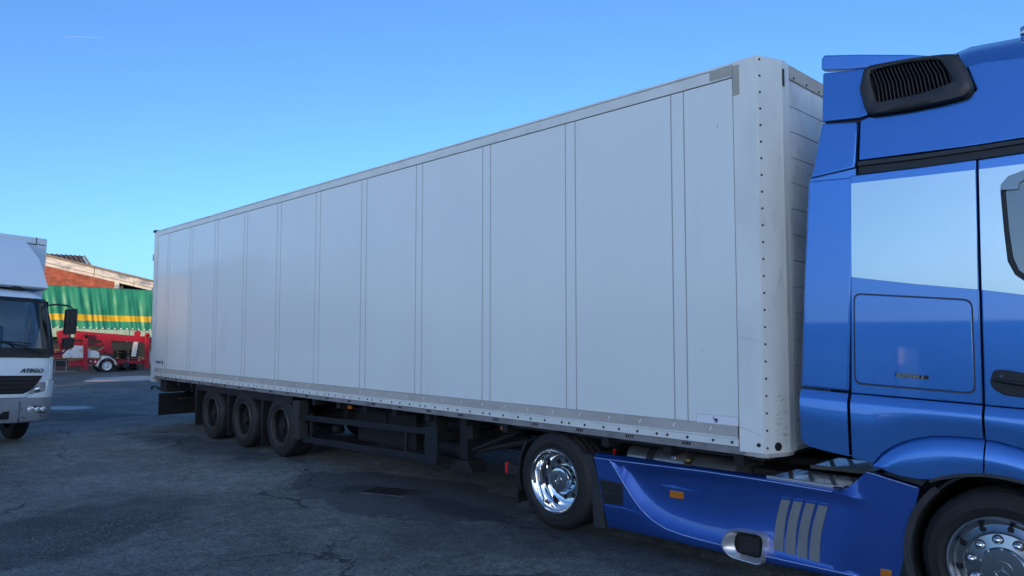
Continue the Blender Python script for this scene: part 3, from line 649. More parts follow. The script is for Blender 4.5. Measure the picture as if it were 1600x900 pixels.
part('handle_bar', MB().tube([(14.965,.034,1.580),(15.0,.020,1.572),(15.10,.016,1.560),(15.2,.022,1.55)], .011, 10), 'black', dr_)
part('door_lock', disc_prism(MB(), 15.000, 1.600, .010, .030, .045, 14), 'chrome', dr_)
# black air intake housing with louvres
vo_ = rounded([(14.188,3.60),(14.218,3.762),(14.342,3.755),(14.508,3.742),(14.705,3.712),(14.800,3.690),(14.845,3.600),(14.897,3.440),(14.870,3.380),(14.709,3.368),(14.515,3.368),(14.262,3.385),(14.232,3.431)], .03, 3)
vi_ = rounded([(14.252,3.712),(14.509,3.706),(14.705,3.672),(14.792,3.490),(14.592,3.464),(14.310,3.464)], .03, 3)
def ring_housing():
    cx_ = sum(p[0] for p in vo_)/len(vo_); cz = sum(p[1] for p in vo_)/len(vo_)
    def ray(poly, a):
        best = 0; d0 = Vector((math.cos(a), math.sin(a)))
        for i in range(len(poly)):
            p = Vector(poly[i]) - Vector((cx_, cz)); q = Vector(poly[(i+1) % len(poly)]) - Vector((cx_, cz)); e = q-p
            den = d0.x*e.y - d0.y*e.x
            if abs(den) < 1e-9: continue
            t = (p.x*e.y - p.y*e.x)/den; u = (p.x*d0.y - p.y*d0.x)/den
            if t > 0 and -1e-6 <= u <= 1+1e-6: best = max(best, t)
        return best
    rows = []
    for k in range(73):
        a = 2*math.pi*(k % 72)/72; ro, ri = ray(vo_, a), ray(vi_, a); ca, sa = math.cos(a), math.sin(a)
        pt = lambda r_, dy: (cx_+r_*ca, CY(0, cz+r_*sa)+dy, cz+r_*sa)
        rows.append([pt(ro, .0), pt(ro, -.035), pt(ro-.012, -.052), pt(ro*.6+ri*.4, -.060), pt(ri+.010, -.058), pt(ri, -.048), pt(ri, .0)])
    return MB().loft(rows)
vh = part('air_intake', ring_housing(), 'satin', tc_, smooth=50)
plate('intake_back', [(14.2,3.74),(14.8,3.70),(14.85,3.42),(14.26,3.42)], 'hole', vh, off=.006, th=.01, bevel=0)
for i in range(19):
    t = (i+.5)/19
    tx = 14.262 + t*(14.715-14.262); bx = 14.318 + t*(14.786-14.318); tz = interp([(0,3.706),(.55,3.700),(1,3.668)], t); bz = interp([(0,3.468),(.6,3.468),(1,3.492)], t)
    mxx = (tx+bx)/2 + .012; mz = (tz+bz)/2; wd = .0085
    rows = []
    for (x_, z_) in ((tx, tz),(tx*.4+mxx*.6, tz*.4+mz*.6),(mxx, mz),(bx*.4+mxx*.6, bz*.4+mz*.6),(bx, bz)):
        y_ = CY(0, z_)
        rows.append([(x_-wd, y_-.012, z_),(x_, y_-.046, z_),(x_+wd*.6, y_-.044, z_),(x_+wd, y_, z_)])
    part('louvre', MB().loft(rows), 'black', vh)
part('intake_gap', MB().prism([(x_, z_-.012) for x_, z_ in vo_], 'y', lambda u, v: CY(u, v)-.003, lambda u, v: CY(u, v)+.03), 'hole', vh)
ah = part('air_horn', MB().lathe([(.0,-.02),(.045,-.02),(.052,.0),(.045,.05),(.035,.3),(.075,.7),(.08,.72),(.06,.7)], (15.13,.40,3.80), 20, 'x'), 'chrome', tc_)
part('horn_foot', MB().box(15.14,15.2,.36,.44,3.70,3.77), 'black', ah, bevel=.005)
# side skirt
def yd(x_): return interp([(12.3,.052),(13.2,.040),(13.6,.026),(13.95,.012),(14.25,0)], x_)
def skirt():
    zt = [(11.7,.764),(12.5,.768),(13.45,.774),(14.0,.768),(14.03,.772),(14.069,.796),(14.10,.826),(14.126,.852),(14.17,.896),(14.196,.917),(14.25,.910),(14.381,.884),(14.523,.858)]
    zc = [(11.7,.724),(12.318,.738),(12.943,.755),(13.5,.757),(13.96,.751),(14.09,.735),(14.2,.72),(14.53,.70)]
    zs = [(11.985,.724),(12.018,.695),(12.06,.645),(12.144,.540),(12.22,.452),(12.312,.362),(12.38,.313),(12.443,.278),(12.571,.234),(12.72,.216),(12.874,.209),(13.102,.205),(13.5,.198),(14.53,.215)]
    zi = [(11.985,.720),(12.02,.710),(12.07,.690),(12.13,.662),(12.2,.60),(12.27,.520),(12.34,.445),(12.40,.400),(12.48,.362),(12.572,.332),(12.72,.307),(12.934,.291),(13.10,.277),(13.3,.25),(13.5,.232),(14.53,.25)]
    zb = [(11.7,.122),(12.441,.134),(13.47,.140),(13.9,.155),(14.4,.17)]
    rows = []; x_ = 11.797; xs = []
    while x_ < 14.523: xs.append(x_); x_ += .022 if x_ < 12.6 else .045
    xs.append(14.523)
    for x_ in xs:
        b = sstep(11.985, 12.16, x_)*(1-sstep(14.0, 14.22, x_)); bt = 1-sstep(14.02, 14.2, x_)
        t_, c_, s_, i_, bo = interp(zt, x_), interp(zc, x_), interp(zs, x_), interp(zi, x_), interp(zb, x_)
        if x_ < 11.985: s_ = .45; i_ = .55
        s_ = min(s_, c_-.012); i_ = min(max(i_, s_+.006), c_-.008)
        flat = .030
        r5 = max(c_-.10, i_+.001); r6 = max(c_-.045, r5+.001)
        yi = flat + b*yd(x_)
        bb = sstep(11.985, 12.05, x_)*(1-sstep(14.0, 14.22, x_))
        prof = [(bo, .085),(bo+.008, .042),(bo+.02,.034),(s_-.010, flat),(s_, flat+.001),(s_+.006, flat+.008*bb),(i_, yi),(r5, yi+.003*b),(r6, flat+.022*b),(c_-.010, flat),(c_+.004, flat-.002*bt),(c_+.012, flat+.006*bt),((c_+t_)/2, flat+.020*bt),(t_, flat+.042*bt),(t_-.004, .14)]
        row = []
        for z_, y_ in prof:
            sh = (.765-z_)*.255*max(0, 1-(x_-11.797)/.203) if x_ < 12 else 0
            if x_ > 14.2: sh = -(.86-z_)*.235*(x_-14.2)/.323 * (1.0 if z_ > .27 else 1.0)
            row.append((x_+sh, y_, z_))
        rows.append(row)
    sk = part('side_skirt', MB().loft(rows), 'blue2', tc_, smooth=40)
    # raised beads whose pale colour paints the highlight on swoosh and crease
    pts = [(x_, .029, interp(zs, x_)) for x_ in [11.985,12.018,12.06,12.1,12.144,12.18,12.22,12.26,12.312,12.35,12.40,12.443,12.5,12.571,12.65,12.72,12.874,13.0,13.10]]
    part('skirt_bead', MB().tube(pts, .0036, 6), 'bead', sk)
    part('skirt_bead', MB().tube([(13.46,.029,.199),(13.9,.029,.203),(14.3,.030,.210)], .0032, 6), 'bead', sk)
    part('skirt_bead', MB().tube([(x_, .026, interp(zc, x_)+.000) for x_ in (11.80,12.0,12.318,12.6,12.943,13.2,13.5,13.8,13.96)], .003, 6), 'bead', sk)
    part('corner_bead', MB().tube([(14.196,.030,.917),(14.25,.030,.910),(14.381,.030,.884),(14.51,.030,.860)], .003, 6), 'bead', sk)
    return sk
sk = skirt()
part('battery_vent', MB().prism([(11.876,.538),(12.130,.532),(12.127,.352),(11.925,.337)], 'y', .018, .06), 'black', sk, bevel=.006)
part('vent_rib', MB().box(11.92,12.04,.013,.02,.432,.442), 'satin', sk)
part('vent_rib', MB().prism([(11.88,.547),(12.128,.540),(12.130,.533),(11.88,.539)], 'y', .012, .03), 'satin', sk)
part('step_line', MB().prism([(11.92,.325),(12.13,.333),(12.30,.315),(12.13,.322),(11.92,.317)], 'y', .024, .04), 'blue', sk)
mk = part('side_marker', MB().prism([(12.595,.547),(12.725,.550),(12.724,.494),(12.598,.490)], 'y', .058, .09), 'orange', tc_, bevel=.006)
part('marker_eyebrow', MB().prism([(12.49,.575),(12.62,.586),(12.86,.572),(12.62,.566)], 'y', .066, .095), 'blue', sk, bevel=.004)
part('side_marker', MB().prism([(14.270,.296),(14.338,.298),(14.338,.235),(14.270,.232)], 'y', .014, .04), 'orange', tc_, bevel=.006)
for i in range(4):
    tl, bl = 13.580+i*.0935, 13.512+i*.0905
    hz, lz = .637+i*.002, .253-i*.004
    L_, R_ = [], []
    for j in range(7):
        t = j/6; z_ = hz + (lz-hz)*t; xx = tl + (bl-tl)*(1-(1-t)**2)
        L_.append((xx, z_)); R_.append((xx+.066+.006*t, z_+.002))
    part('vent_slat', MB().prism(L_+R_[::-1], 'y', .030+yd(tl)-.010, .10), 'grille_grey', sk, bevel=.002)
    part('vent_lip', MB().prism([(tl-.004,hz+.012),(tl+.072,hz+.014),(tl+.070,hz+.001),(tl-.001,hz)], 'y', .030+yd(tl)-.014, .10), 'blue2', sk)
# exhaust outlet
eo = [(13.100,.212),(13.125,.285),(13.171,.340),(13.225,.358),(13.440,.368),(13.475,.335),(13.452,.150),(13.415,.130),(13.195,.140),(13.145,.165)]
ei = [(13.205,.240),(13.212,.290),(13.232,.326),(13.265,.338),(13.405,.342),(13.438,.320),(13.424,.190),(13.395,.172),(13.245,.178),(13.215,.195)]
eo_r, ei_r = rounded(eo, .03, 3), rounded(ei, .03, 3)
rows = []
for k in range(len(eo_r)+1):
    (a, b_), (c_, d_) = eo_r[k % len(eo_r)], ei_r[k % len(eo_r)]
    rows.append([(a, .07, b_),(a, -.012, b_),(a*.85+c_*.15, -.028, b_*.85+d_*.15),(a*.7+c_*.3, -.026, b_*.7+d_*.3),(a*.5+c_*.5, -.005, b_*.5+d_*.5),(c_, .020, d_),(c_, .11, d_)])
ex = part('exhaust_outlet', MB().loft(rows), 'silver', tc_, smooth=40)
part('exhaust_opening', MB().prism(ei_r, 'y', .018, .04), 'hole', ex)
part('exhaust_flap', MB().prism([(13.24,.315),(13.42,.322),(13.415,.20),(13.25,.195)], 'y', .010, .016), 'dark', ex, bevel=.01)
part('arch_edge_trim', MB().loft([[(FX-.553*math.cos(a), .026, FZ+.585*math.sin(a)),(FX-.548*math.cos(a), .010, FZ+.58*math.sin(a)),(FX-.505*math.cos(a), .016, FZ+.545*math.sin(a)),(FX-.500*math.cos(a), .09, FZ+.54*math.sin(a))] for a in [(-45+i*5)*math.pi/180 for i in range(20)]]), 'satin', tc_, smooth=60)
# tread plates
def tread(name, poly, z, par):
    o = part(name, MB().prism(poly, 'z', z-.012, z), 'tread', par, bevel=.004)
    rr = MB(); xs0 = min(p[0] for p in poly); xs1 = max(p[0] for p in poly); ys0 = min(p[1] for p in poly); ys1 = max(p[1] for p in poly)
    def inside(x_, y_):
        c = False; n = len(poly)
        for i in range(n):
            (a, b_), (c2, d2) = poly[i], poly[(i+1) % n]
            if (b_ > y_) != (d2 > y_) and x_ < (c2-a)*(y_-b_)/(d2-b_)+a: c = not c
        return c
    y_ = ys0+.03
    while y_ < ys1-.02:
        x_ = xs0+.03
        while x_ < xs1-.02:
            band = int((x_-xs0+.5*(y_-ys0))/.04) % 4
            if band != 0 and inside(x_, y_) and inside(x_+.012, y_+.012) and inside(x_-.012, y_-.012):
                rr.add([(x_-.006,y_-.007,z),(x_+.006,y_-.007,z),(x_+.006,y_+.007,z),(x_-.006,y_+.007,z),(x_,y_,z+.006)], [(0,1,4),(1,2,4),(2,3,4),(3,0,4)])
            x_ += .018
        y_ += .022
    part('grip_studs', rr, 'chrome', o, kind='stuff')
    return o
tp = tread('tread_plate', [(13.46,.09),(13.93,.085),(14.01,.11),(14.06,.18),(14.03,.50),(13.50,.50)], .786, tc_)
part('plate_edge', MB().box(13.45,13.95,.072,.086,.764,.786), 'silver', tp, bevel=.004)
tp2 = tread('tread_plate', [(13.63,.44),(14.07,.50),(14.07,.95),(13.63,.95)], .842, tc_)
part('plate_edge', MB().prism([(13.63,.432),(14.07,.492),(14.07,.508),(13.63,.448)], 'z', .818, .846), 'rim_edge', tp2, bevel=.003)
# frame, tanks and bits between skirt and trailer
part('frame_rail', MB().box(10.5,15.9,.85,.93,.58,.82), 'dark', tc_, bevel=.006)
part('frame_rail', MB().box(10.5,15.9,1.62,1.70,.58,.82), 'dark', tc_, bevel=.006)
part('fifth_wheel', MB().box(11.2,12.1,.95,1.6,.80,.88), 'dark', tc_, bevel=.01)
tk = part('fuel_tank', MB().prism(rounded([(.16,.22),(.78,.22),(.78,.86),(.16,.86)], .20, 6), 'x', 12.05, 12.66), 'tank', tc_, bevel=.03, smooth=50)
part('tank_strap', MB().prism(rounded([(.155,.215),(.785,.215),(.785,.866),(.155,.866)], .20, 6), 'x', 12.28, 12.35), 'dark', tk)
part('filler_cap', MB().lathe([(.0,.06),(.055,.06),(.06,.0),(0,0)], (12.52,.30,.83), 18, 'z'), 'black', tk)
tk2 = part('air_tank', MB().prism(rounded([(.16,.26),(.76,.26),(.76,.84),(.16,.84)], .22, 6), 'x', 12.70, 13.12), 'tank', tc_, bevel=.05, seg=3, smooth=50)
part('yellow_tag', MB().box(12.63,12.69,.22,.25,.775,.795), 'yellow', tc_, bevel=.004)
part('valve_cap', MB().lathe([(0,.03),(.03,.025),(.032,0)], (12.55,.20,.785), 12, 'z'), 'chrome', tc_)
part('red_coupling', MB().tube([(11.93,.17,.77),(11.94,.15,.795),(11.96,.14,.805)], .010, 8), 'red_lens', tc_)
part('catwalk', MB().box(13.15,14.1,.45,2.0,.70,.76), 'dark', tc_)
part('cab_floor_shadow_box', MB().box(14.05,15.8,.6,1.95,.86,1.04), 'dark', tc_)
# drive axle mudguards
def guard_arc(name, a0, a1, r=.53, y0=.02, y1=.40, mt='black', th=.03):
    rows = []
    for i in range(15):
        a = a0+(a1-a0)*i/14; c, s_ = math.cos(a), math.sin(a)
        rows.append([(11.335+r*c, y1, .455+r*s_),(11.335+r*c, y0, .455+r*s_),(11.335+(r+th)*c, y0, .455+(r+th)*s_),(11.335+(r+th)*c, y1, .455+(r+th)*s_)])
    return part(name, MB().loft(rows, True, True), mt, tc_, bevel=.008)
part('drive_mudguard', MB().prism(rounded([(11.60,.735),(11.765,.752),(11.83,.60),(11.90,.36),(11.925,.112),(11.80,.100),(11.775,.38),(11.71,.58)], .02), 'y', .03, .42), 'satin', tc_, bevel=.012)
rg = guard_arc('drive_mudguard', math.radians(142), math.radians(200), .50, .03, .42)
part('mud_flap', MB().box(10.765,10.79,.06,.42,.15,.46), 'black', tc_, bevel=.004)
part('tail_lamp', MB().box(10.60,10.635,.05,.10,.42,.53), 'red_lens', tc_, bevel=.01)
part('lamp_bracket', MB().box(10.635,10.80,.06,.12,.43,.52), 'dark', tc_)
part('axle', MB().tube([(11.335,.3,.455),(11.335,2.25,.455)], .12, 14), 'dark', tc_)
# polished wheels
def alloy_drive():
    return MB().lathe([(.302,.03),(.310,.008),(.306,-.006),(.292,-.006),(.284,.010),(.272,.020),(.262,.055),(.258,.085),(.245,.092),(.238,.14),(.232,.165),(.205,.178),(.150,.180),(.128,.176),(.122,.150),(.120,.085),(.110,.066),(.085,.060),(.0,.060)], n=64).mesh('wheel', 'chrome', smooth=28)
def alloy_steer():
    return MB().lathe([(.304,.03),(.312,.008),(.308,-.006),(.296,-.008),(.286,.004),(.274,.018),(.258,.024),(.226,.006),(.216,-.006),(.208,-.004),(.204,.002),(.130,-.012),(.124,-.026),(.116,-.034),(.0,-.040)], n=64).mesh('wheel', 'brushed', smooth=28)
DW, SW = alloy_drive(), alloy_steer()
STAR_D, STAR_S = star_meshes(.042, .060), star_meshes(.052, -.039)
HH_D = disc_prism(MB(), 0, 0, .024, -.003, .01, 16).mesh('hand_hole', 'hole'); HH_S = disc_prism(MB(), 0, 0, .017, -.003, .01, 16).mesh('hand_hole', 'hole')
CAP = MB().lathe([(0,-.034),(.012,-.032),(.021,-.022),(.025,-.008),(.026,.006)], n=18).mesh('nut_cap', 'chrome', smooth=60)
COLLAR = MB().lathe([(.026,-.004),(.032,-.001),(.033,.006)], n=18).mesh('nut_collar', 'seam', smooth=60)
RIM_LIP = MB().lathe([(.302,.012),(.3115,-.004),(.306,-.012),(.296,-.010)], n=64).mesh('rim_lip', 'chrome', smooth=60)
def wheel_drive(y, flip):
    wl = link('wheel', DW, tc_, False, (11.335, y, .453))
    if flip: wl.rotation_euler = (0,0,math.pi)
    link('tyre', T_DR, wl, True); link('star_emblem', STAR_D, wl, True)
    for k in range(10):
        a = k*math.pi/5+.25; o = link('hand_hole', HH_D, wl, True, (.178*math.cos(a), .178, .178*math.sin(a)))
wheel_drive(.0, False); wheel_drive(2.54, True)
def wheel_steer(y, flip):
    wl = link('wheel', SW, tc_, False, (FX, y, FZ))
    if flip: wl.rotation_euler = (0,0,math.pi)
    link('tyre', T_ST, wl, True); link('star_emblem', STAR_S, wl, True); link('rim_lip', RIM_LIP, wl, True)
    for k in range(10):
        a = k*math.pi/5+.15; link('hand_hole', HH_S, wl, True, (.243*math.cos(a), .007, .243*math.sin(a)))
        a += math.pi/10; link('nut_cap', CAP, wl, True, (.170*math.cos(a), -.004, .170*math.sin(a))); link('nut_collar', COLLAR, wl, True, (.170*math.cos(a), -.005, .170*math.sin(a)))
wheel_steer(.045, False); wheel_steer(2.49, True)

# ------------------------------------------------------------------ white box truck on the left (built in its own axes: x forward, y to its left)
from mathutils import Euler
TRK_ROT = (Matrix.Rotation(math.radians(8), 3, 'Z') @ Matrix.Rotation(math.radians(-2.5), 3, 'X')).to_euler()
bt = thing('box_truck', 'white box truck with high roof deflector facing the trailer side', 'truck', (1.66,-3.304,.041), TRK_ROT)
def cab_pt(z, y, off=0.):
    xf = interp([(.7,-.02),(.9,.0),(1.15,.0),(1.5,-.04),(1.6,-.07),(2.45,-.36),(2.52,-.42),(2.58,-.54),(2.62,-.70)], z)
    wd = interp([(.7,1.22),(1.5,1.225),(2.0,1.195),(2.4,1.15),(2.52,1.10),(2.62,1.0)], z)
    t = min(1, abs(y)/wd)
    x = xf - .05*t*t; r = .16
    if t > 1-r: x -= .20*(1-math.sqrt(max(0, 1-((t-(1-r))/r)**2)))
    return (x+off*(1-.3*t), math.copysign(t*wd, y) + (math.copysign(off*.5, y) if t > .97 else 0), z)
def patch(name, z0, z1, y0, y1, off, mtl, nz=6, ny=24, parent=None, solid=.012, shape=None):
    rows = []
    for i in range(nz+1):
        z = z0+(z1-z0)*i/nz
        a, b_ = (y0, y1) if shape is None else shape(i/nz)
        rows.append([cab_pt(z, a+(b_-a)*j/ny, off) for j in range(ny+1)])
    return part(name, MB().loft(rows), mtl, parent or bt, local=True, smooth=50, solid=-solid)
def shell(name, zs, mtl, closed_top=False):
    rows = []
    for z in zs:
        wd = interp([(.7,1.22),(1.5,1.225),(2.0,1.195),(2.4,1.15),(2.52,1.10),(2.62,1.0)], z)
        front = [cab_pt(z, -wd+2*wd*j/40) for j in range(41)]
        rows.append([(-1.62,-wd,z)] + front + [(-1.62,wd,z)])
    mb = MB().loft(rows)
    if closed_top: mb.add(rows[-1], [tuple(range(len(rows[-1])))])
    return part(name, mb, mtl, bt, local=True, smooth=50)
shell('cab_lower', [.72,.9,1.1,1.3,1.42,1.5], 'van_white')
shell('cab_roof', [2.44,2.48,2.52,2.56,2.59,2.62], 'van_white', True)
part('cab_rear_wall', MB().box(-1.64,-1.60,-1.15,1.15,.72,2.6), 'van_white', bt, local=True)
patch('cowl', 1.44, 1.60, -1.20, 1.20, .006, 'black')
patch('windscreen', 1.585, 2.45, -1.13, 1.13, .004, 'glass', nz=10, ny=30, solid=.004)
for s_ in (-1, 1):
    part('pillar', MB().tube([cab_pt(1.5, s_*1.205), cab_pt(1.8, s_*1.19), cab_pt(2.15, s_*1.16), cab_pt(2.46, s_*1.12)], .035, 10), 'black', bt, local=True)
    part('pillar', MB().box(-1.62,-1.50,s_*1.17-.02,s_*1.17+.02,1.48,2.46), 'van_white', bt, local=True)
    part('pillar', MB().tube([(-.62,s_*1.20,1.5),(-.66,s_*1.15,2.45)], .028, 8), 'black', bt, local=True)
    part('side_window', MB().prism([(-.28,1.5),(-1.5,1.5),(-1.5,2.44),(-.52,2.44)], 'y', s_*1.18-.003, s_*1.18+.003), 'glass', bt, local=True)
patch('windscreen_border', 2.40, 2.465, -1.14, 1.14, .008, 'black', solid=.008)
patch('windscreen_border', 1.585, 2.46, 1.105, 1.15, .008, 'black', ny=4, solid=.008); patch('windscreen_border', 1.585, 2.46, -1.15, -1.105, .008, 'black', ny=4, solid=.008)
# cab interior
part('dashboard', MB().box(-.62,-.22,-1.08,1.08,1.35,1.60), 'black', bt, local=True, bevel=.05)
part('steering_wheel', MB().lathe([(.21+.016*math.cos(a), .016*math.sin(a)) for a in [i*math.pi/4 for i in range(9)]], (0,0,0), 28, 'z'), 'black', bt, local=True, loc=(-.72,.55,1.62)).rotation_euler = (0,.5,0)
for yy in (-.62, .55):
    part('seat', MB().box(-1.35,-.85,yy-.26,yy+.26,1.1,1.32).prism([(-1.45,1.25),(-1.25,1.25),(-1.38,2.0),(-1.52,2.0)], 'y', yy-.25, yy+.25), 'seat', bt, local=True, bevel=.04)
part('dash_card', MB().box(-.30,-.20,.78,.98,1.602,1.625), 'card_blue', bt, local=True)
part('sunlit_sliver', MB().tube([(-1.0,1.02,1.5),(-.9,1.05,2.15)], .025, 6), 'sliver_orange', bt, local=True)  # orange rod standing for a sunlit sliver behind the side window
part('grab_handle', MB().tube([(-.45,1.05,1.62),(-.50,1.03,1.72),(-.55,1.03,2.0),(-.58,1.05,2.1)], .018, 8), 'bumper', bt, local=True)
# grille, lamps, bumper
gr = patch('grille', .835, 1.14, -1.02, 1.02, .004, 'black', shape=lambda t: (-(.74+.28*t**.55), .74+.28*t**.55))
for i in range(4):
    patch('grille_slat', .865+i*.07, .880+i*.07, -(.76+.065*i), .76+.065*i, .022, 'satin', nz=1, parent=gr, solid=.02)
patch('grille_surround', .775, .832, -.78, .78, .030, 'van_white', nz=2, solid=.03)
for s_ in (-1, 1):
    yl = lambda t: (s_*(.79+.16*t**.6), s_*(1.07+.085*t**.7))
    hl = patch('headlight', .835, 1.03, 0, 1, .022, 'lamp', nz=6, ny=8, shape=lambda t: yl(t), solid=.02)
    part('lamp_bowl', MB().lathe([(0,.05),(.05,.03),(.062,-.01),(.055,-.012),(.04,.02),(0,.035)], (0,0,0), 16, 'x'), 'chrome', hl, local=True, loc=(cab_pt(.9, s_*.94, .0)[0]+.005, s_*.94, .90))
    part('indicator_bulb', MB().lathe([(0,.02),(.018,.012),(.02,-.01)], (0,0,0), 12, 'x'), 'orange', hl, local=True, loc=(cab_pt(.96, s_*1.0, .022)[0]+.0, s_*1.0, .965))
    patch('lamp_surround', .77, 1.05, s_*1.05, s_*1.16, .028, 'van_white', nz=8, ny=6, solid=.03, shape=lambda t: (s_*(.84+.28*t if t < .3 else 1.065+.02*t), s_*1.218))
    patch('corner_panel', 1.06, 1.46, s_*1.13, s_*1.222, .012, 'van_white', nz=3, ny=6)
    part('fog_lamp', MB().prism(rounded([(s_*.80,.53),(s_*1.09,.50),(s_*1.10,.62),(s_*.83,.645)], .03, 3), 'x', -.06, .035), 'black', bt, local=True, bevel=.01)
    for yy, rr in ((.865,.058),(.965,.046),(1.05,.048)):
        part('fog_lens', MB().lathe([(0,.012),(rr*.7,.008),(rr,.0),(rr,-.02)], (0,0,0), 16, 'x'), 'lamp', bt, local=True, loc=(.040, s_*yy, .572))
rows = []
for z, off, in ((.36,.00),(.375,.035),(.42,.05),(.55,.055),(.70,.045),(.755,.02),(.765,-.05)):
    rows.append([( cab_pt(.9, 1.18*1.0*(j/20-1))[0]+off if False else (off - .05*((j/20-1))**2 - (.22*max(0, (abs(j/20-1)-.82)/.18)**2)), 1.245*(j/20-1), z + (.05*max(0, abs(j/20-1)-.55) if z < .5 else 0)) for j in range(41)])
bmp = part('bumper', MB().loft(rows), 'bumper', bt, local=True, smooth=45, solid=-.01)
part('bumper_joint', MB().box(-.05,.056,.685,.692,.37,.72), 'seam', bmp, local=True); part('bumper_joint', MB().box(-.05,.056,-.692,-.685,.37,.72), 'seam', bmp, local=True)
part('bumper_intake', MB().box(.0,.058,-.55,.55,.42,.56), 'hole', bmp, local=True, bevel=.01)
patch('bumper_shadow', .70, .79, -.80, .80, .012, 'black', nz=2, solid=.01)
for yy, zz in ((.73,.60),(.75,.45),(1.02,.46),(.78,.43)):
    part('bumper_bolt', MB().lathe([(0,.004),(.012,.004),(.012,-.02)], (0,0,0), 8, 'x'), 'seam', bmp, local=True, loc=(.045,yy,zz))
link('name_lettering', text_mesh('ATEGO', .090, .003, 'black', Matrix.Translation((.0,.675,1.195)) @ Matrix.Rotation(math.pi/2, 4, 'Z') @ Matrix.Rotation(math.pi/2, 4, 'X') @ Matrix.Scale(1.12, 4, (1,0,0)) @ Matrix.Translation((0,0,-.008)), .35, .003), bt, True)
part('wiper', MB().tube([(-.005,1.02,1.53),(-.02,.78,1.60),(-.075,.42,1.70)], .014, 6), 'black', bt, local=True)
part('wiper', MB().tube([(-.05,.82,1.68),(-.075,.42,1.705),(-.09,.0,1.715)], .010, 6), 'black', bt, local=True)
part('wiper', MB().tube([(-.005,.0,1.53),(-.03,-.3,1.62),(-.075,-.7,1.70)], .014, 6), 'black', bt, local=True)
for s_ in (-1, 1):
    part('mirror_arm', MB().tube([(-.42,s_*1.10,2.36),(-.25,s_*1.22,2.385),(-.14,s_*1.38,2.37),(-.11,s_*1.43,2.33),(-.12,s_*1.43,1.62),(-.16,s_*1.36,1.53),(-.28,s_*1.14,1.50)], .016, 8), 'black', bt, local=True)
    m1 = part('mirror', MB().prism(rounded([(s_*1.345,2.31),(s_*1.51,2.325),(s_*1.515,1.87),(s_*1.345,1.855)], .03, 3), 'x', -.21, -.07), 'black', bt, local=True, bevel=.025, seg=3)
    part('mirror', MB().prism(rounded([(s_*1.335,1.80),(s_*1.495,1.81),(s_*1.495,1.625),(s_*1.34,1.60)], .03, 3), 'x', -.21, -.07), 'black', bt, local=True, bevel=.025, seg=3)
    part('mirror_mount', MB().box(-.07,-.05,s_*1.43-.035,s_*1.43+.035,2.05,2.13), 'satin', m1, local=True, bevel=.01)
# box body and deflector
bx = part('box_body', MB().box(-6.9,-1.72,-1.46,1.46,.95,3.60), 'van_box', bt, local=True, bevel=.01)
part('box_top_rail', MB().box(-6.9,-1.70,-1.49,1.49,3.585,3.715), 'van_box', bt, local=True, bevel=.03, seg=3)
part('corner_rail', MB().box(-1.76,-1.70,1.31,1.49,.95,3.583), 'van_box', bt, local=True, bevel=.01); part('corner_rail', MB().box(-1.76,-1.70,-1.49,-1.31,.95,3.583), 'van_box', bt, local=True, bevel=.01)
part('corner_cap', MB().box(-1.71,-1.694,1.295,1.308,3.585,3.72), 'seam', bt, local=True); part('rail_joint', MB().box(-1.71,-1.697,-1.485,1.485,3.578,3.586), 'seam', bt, local=True)
dfl = [[(-.62,y_,2.68),(-1.0,y_*.95,3.22),(-1.45,y_*.86,3.58),(-1.66,y_*.85,3.60)] for y_ in (-1.18,-1.0,-.5,0,.5,1.0,1.18)]
side = lambda s_: [(-.62,s_*1.18,2.68),(-1.0,s_*.95*1.18,3.22),(-1.45,s_*.86*1.18,3.58),(-1.66,s_*.85*1.18,3.60)]
rowsD = [[(-1.66, s_*1.30, 2.66),(-1.68, s_*1.30, 3.0),(-1.68,s_*1.22,3.3),(-1.66,s_*.85*1.18,3.60)] for s_ in (-1,)] 
mbd = MB().loft(dfl)
for s_ in (-1, 1):
    A_ = side(s_); B_ = [(-1.66,s_*1.27,2.66),(-1.67,s_*1.20,3.05),(-1.67,s_*1.07,3.45),(-1.66,s_*1.003,3.60)]
    Cc = [tuple(.5*(Vector(a)+Vector(b_)) + Vector((.02,s_*.02,0))*(1 if i in (0,1,2) else 0)) for i, (a, b_) in enumerate(zip(A_, B_))]
    mbd.loft([A_, Cc, B_])
part('roof_deflector', mbd, 'van_white', bt, local=True, smooth=18, solid=-.02)
part('deflector_base', MB().loft([[(-.60,-1.17,2.655),(-.60,1.17,2.655),(-1.66,1.26,2.64),(-1.66,-1.26,2.64)],[(-.60,-1.17,2.68),(-.60,1.17,2.68),(-1.66,1.26,2.665),(-1.66,-1.26,2.665)]], True, True), 'bumper', bt, local=True)
part('roof_clamp', MB().box(-.72,-.56,.62,.76,2.62,2.67), 'black', bt, local=True, bevel=.01)
part('truck_frame', MB().box(-6.8,-.3,-.45,-.35,.6,.85).box(-6.8,-.3,.35,.45,.6,.85).box(-1.5,-.1,-.9,.9,.45,.74), 'dark', bt, local=True)
VW = MB().lathe([(.225,.0),(.22,.05),(.15,.06),(.1,.03),(0,.03)], n=32).mesh('wheel', 'rim_steel'); VT = tyre_mesh(.41, .26, .225)
for xx, yy, f in ((-.95,1.09,True),(-.95,-1.09,False),(-5.2,1.15,True),(-5.2,-1.15,False)):
    wl = link('wheel', VW, bt, True, (xx, yy, .41))
    if f: wl.rotation_euler = (0,0,math.pi)
    link('tyre', VT, wl, True)
part('wheel_housing', MB().lathe([(.50,-1.12),(.50,-.6),(.52,-.6),(.52,-1.12)], (-.95,0,.42), 20, 'y', 0, math.pi).lathe([(.50,.6),(.50,1.12),(.52,1.12),(.52,.6)], (-.95,0,.42), 20, 'y', 0, math.pi), 'black', bt, local=True)

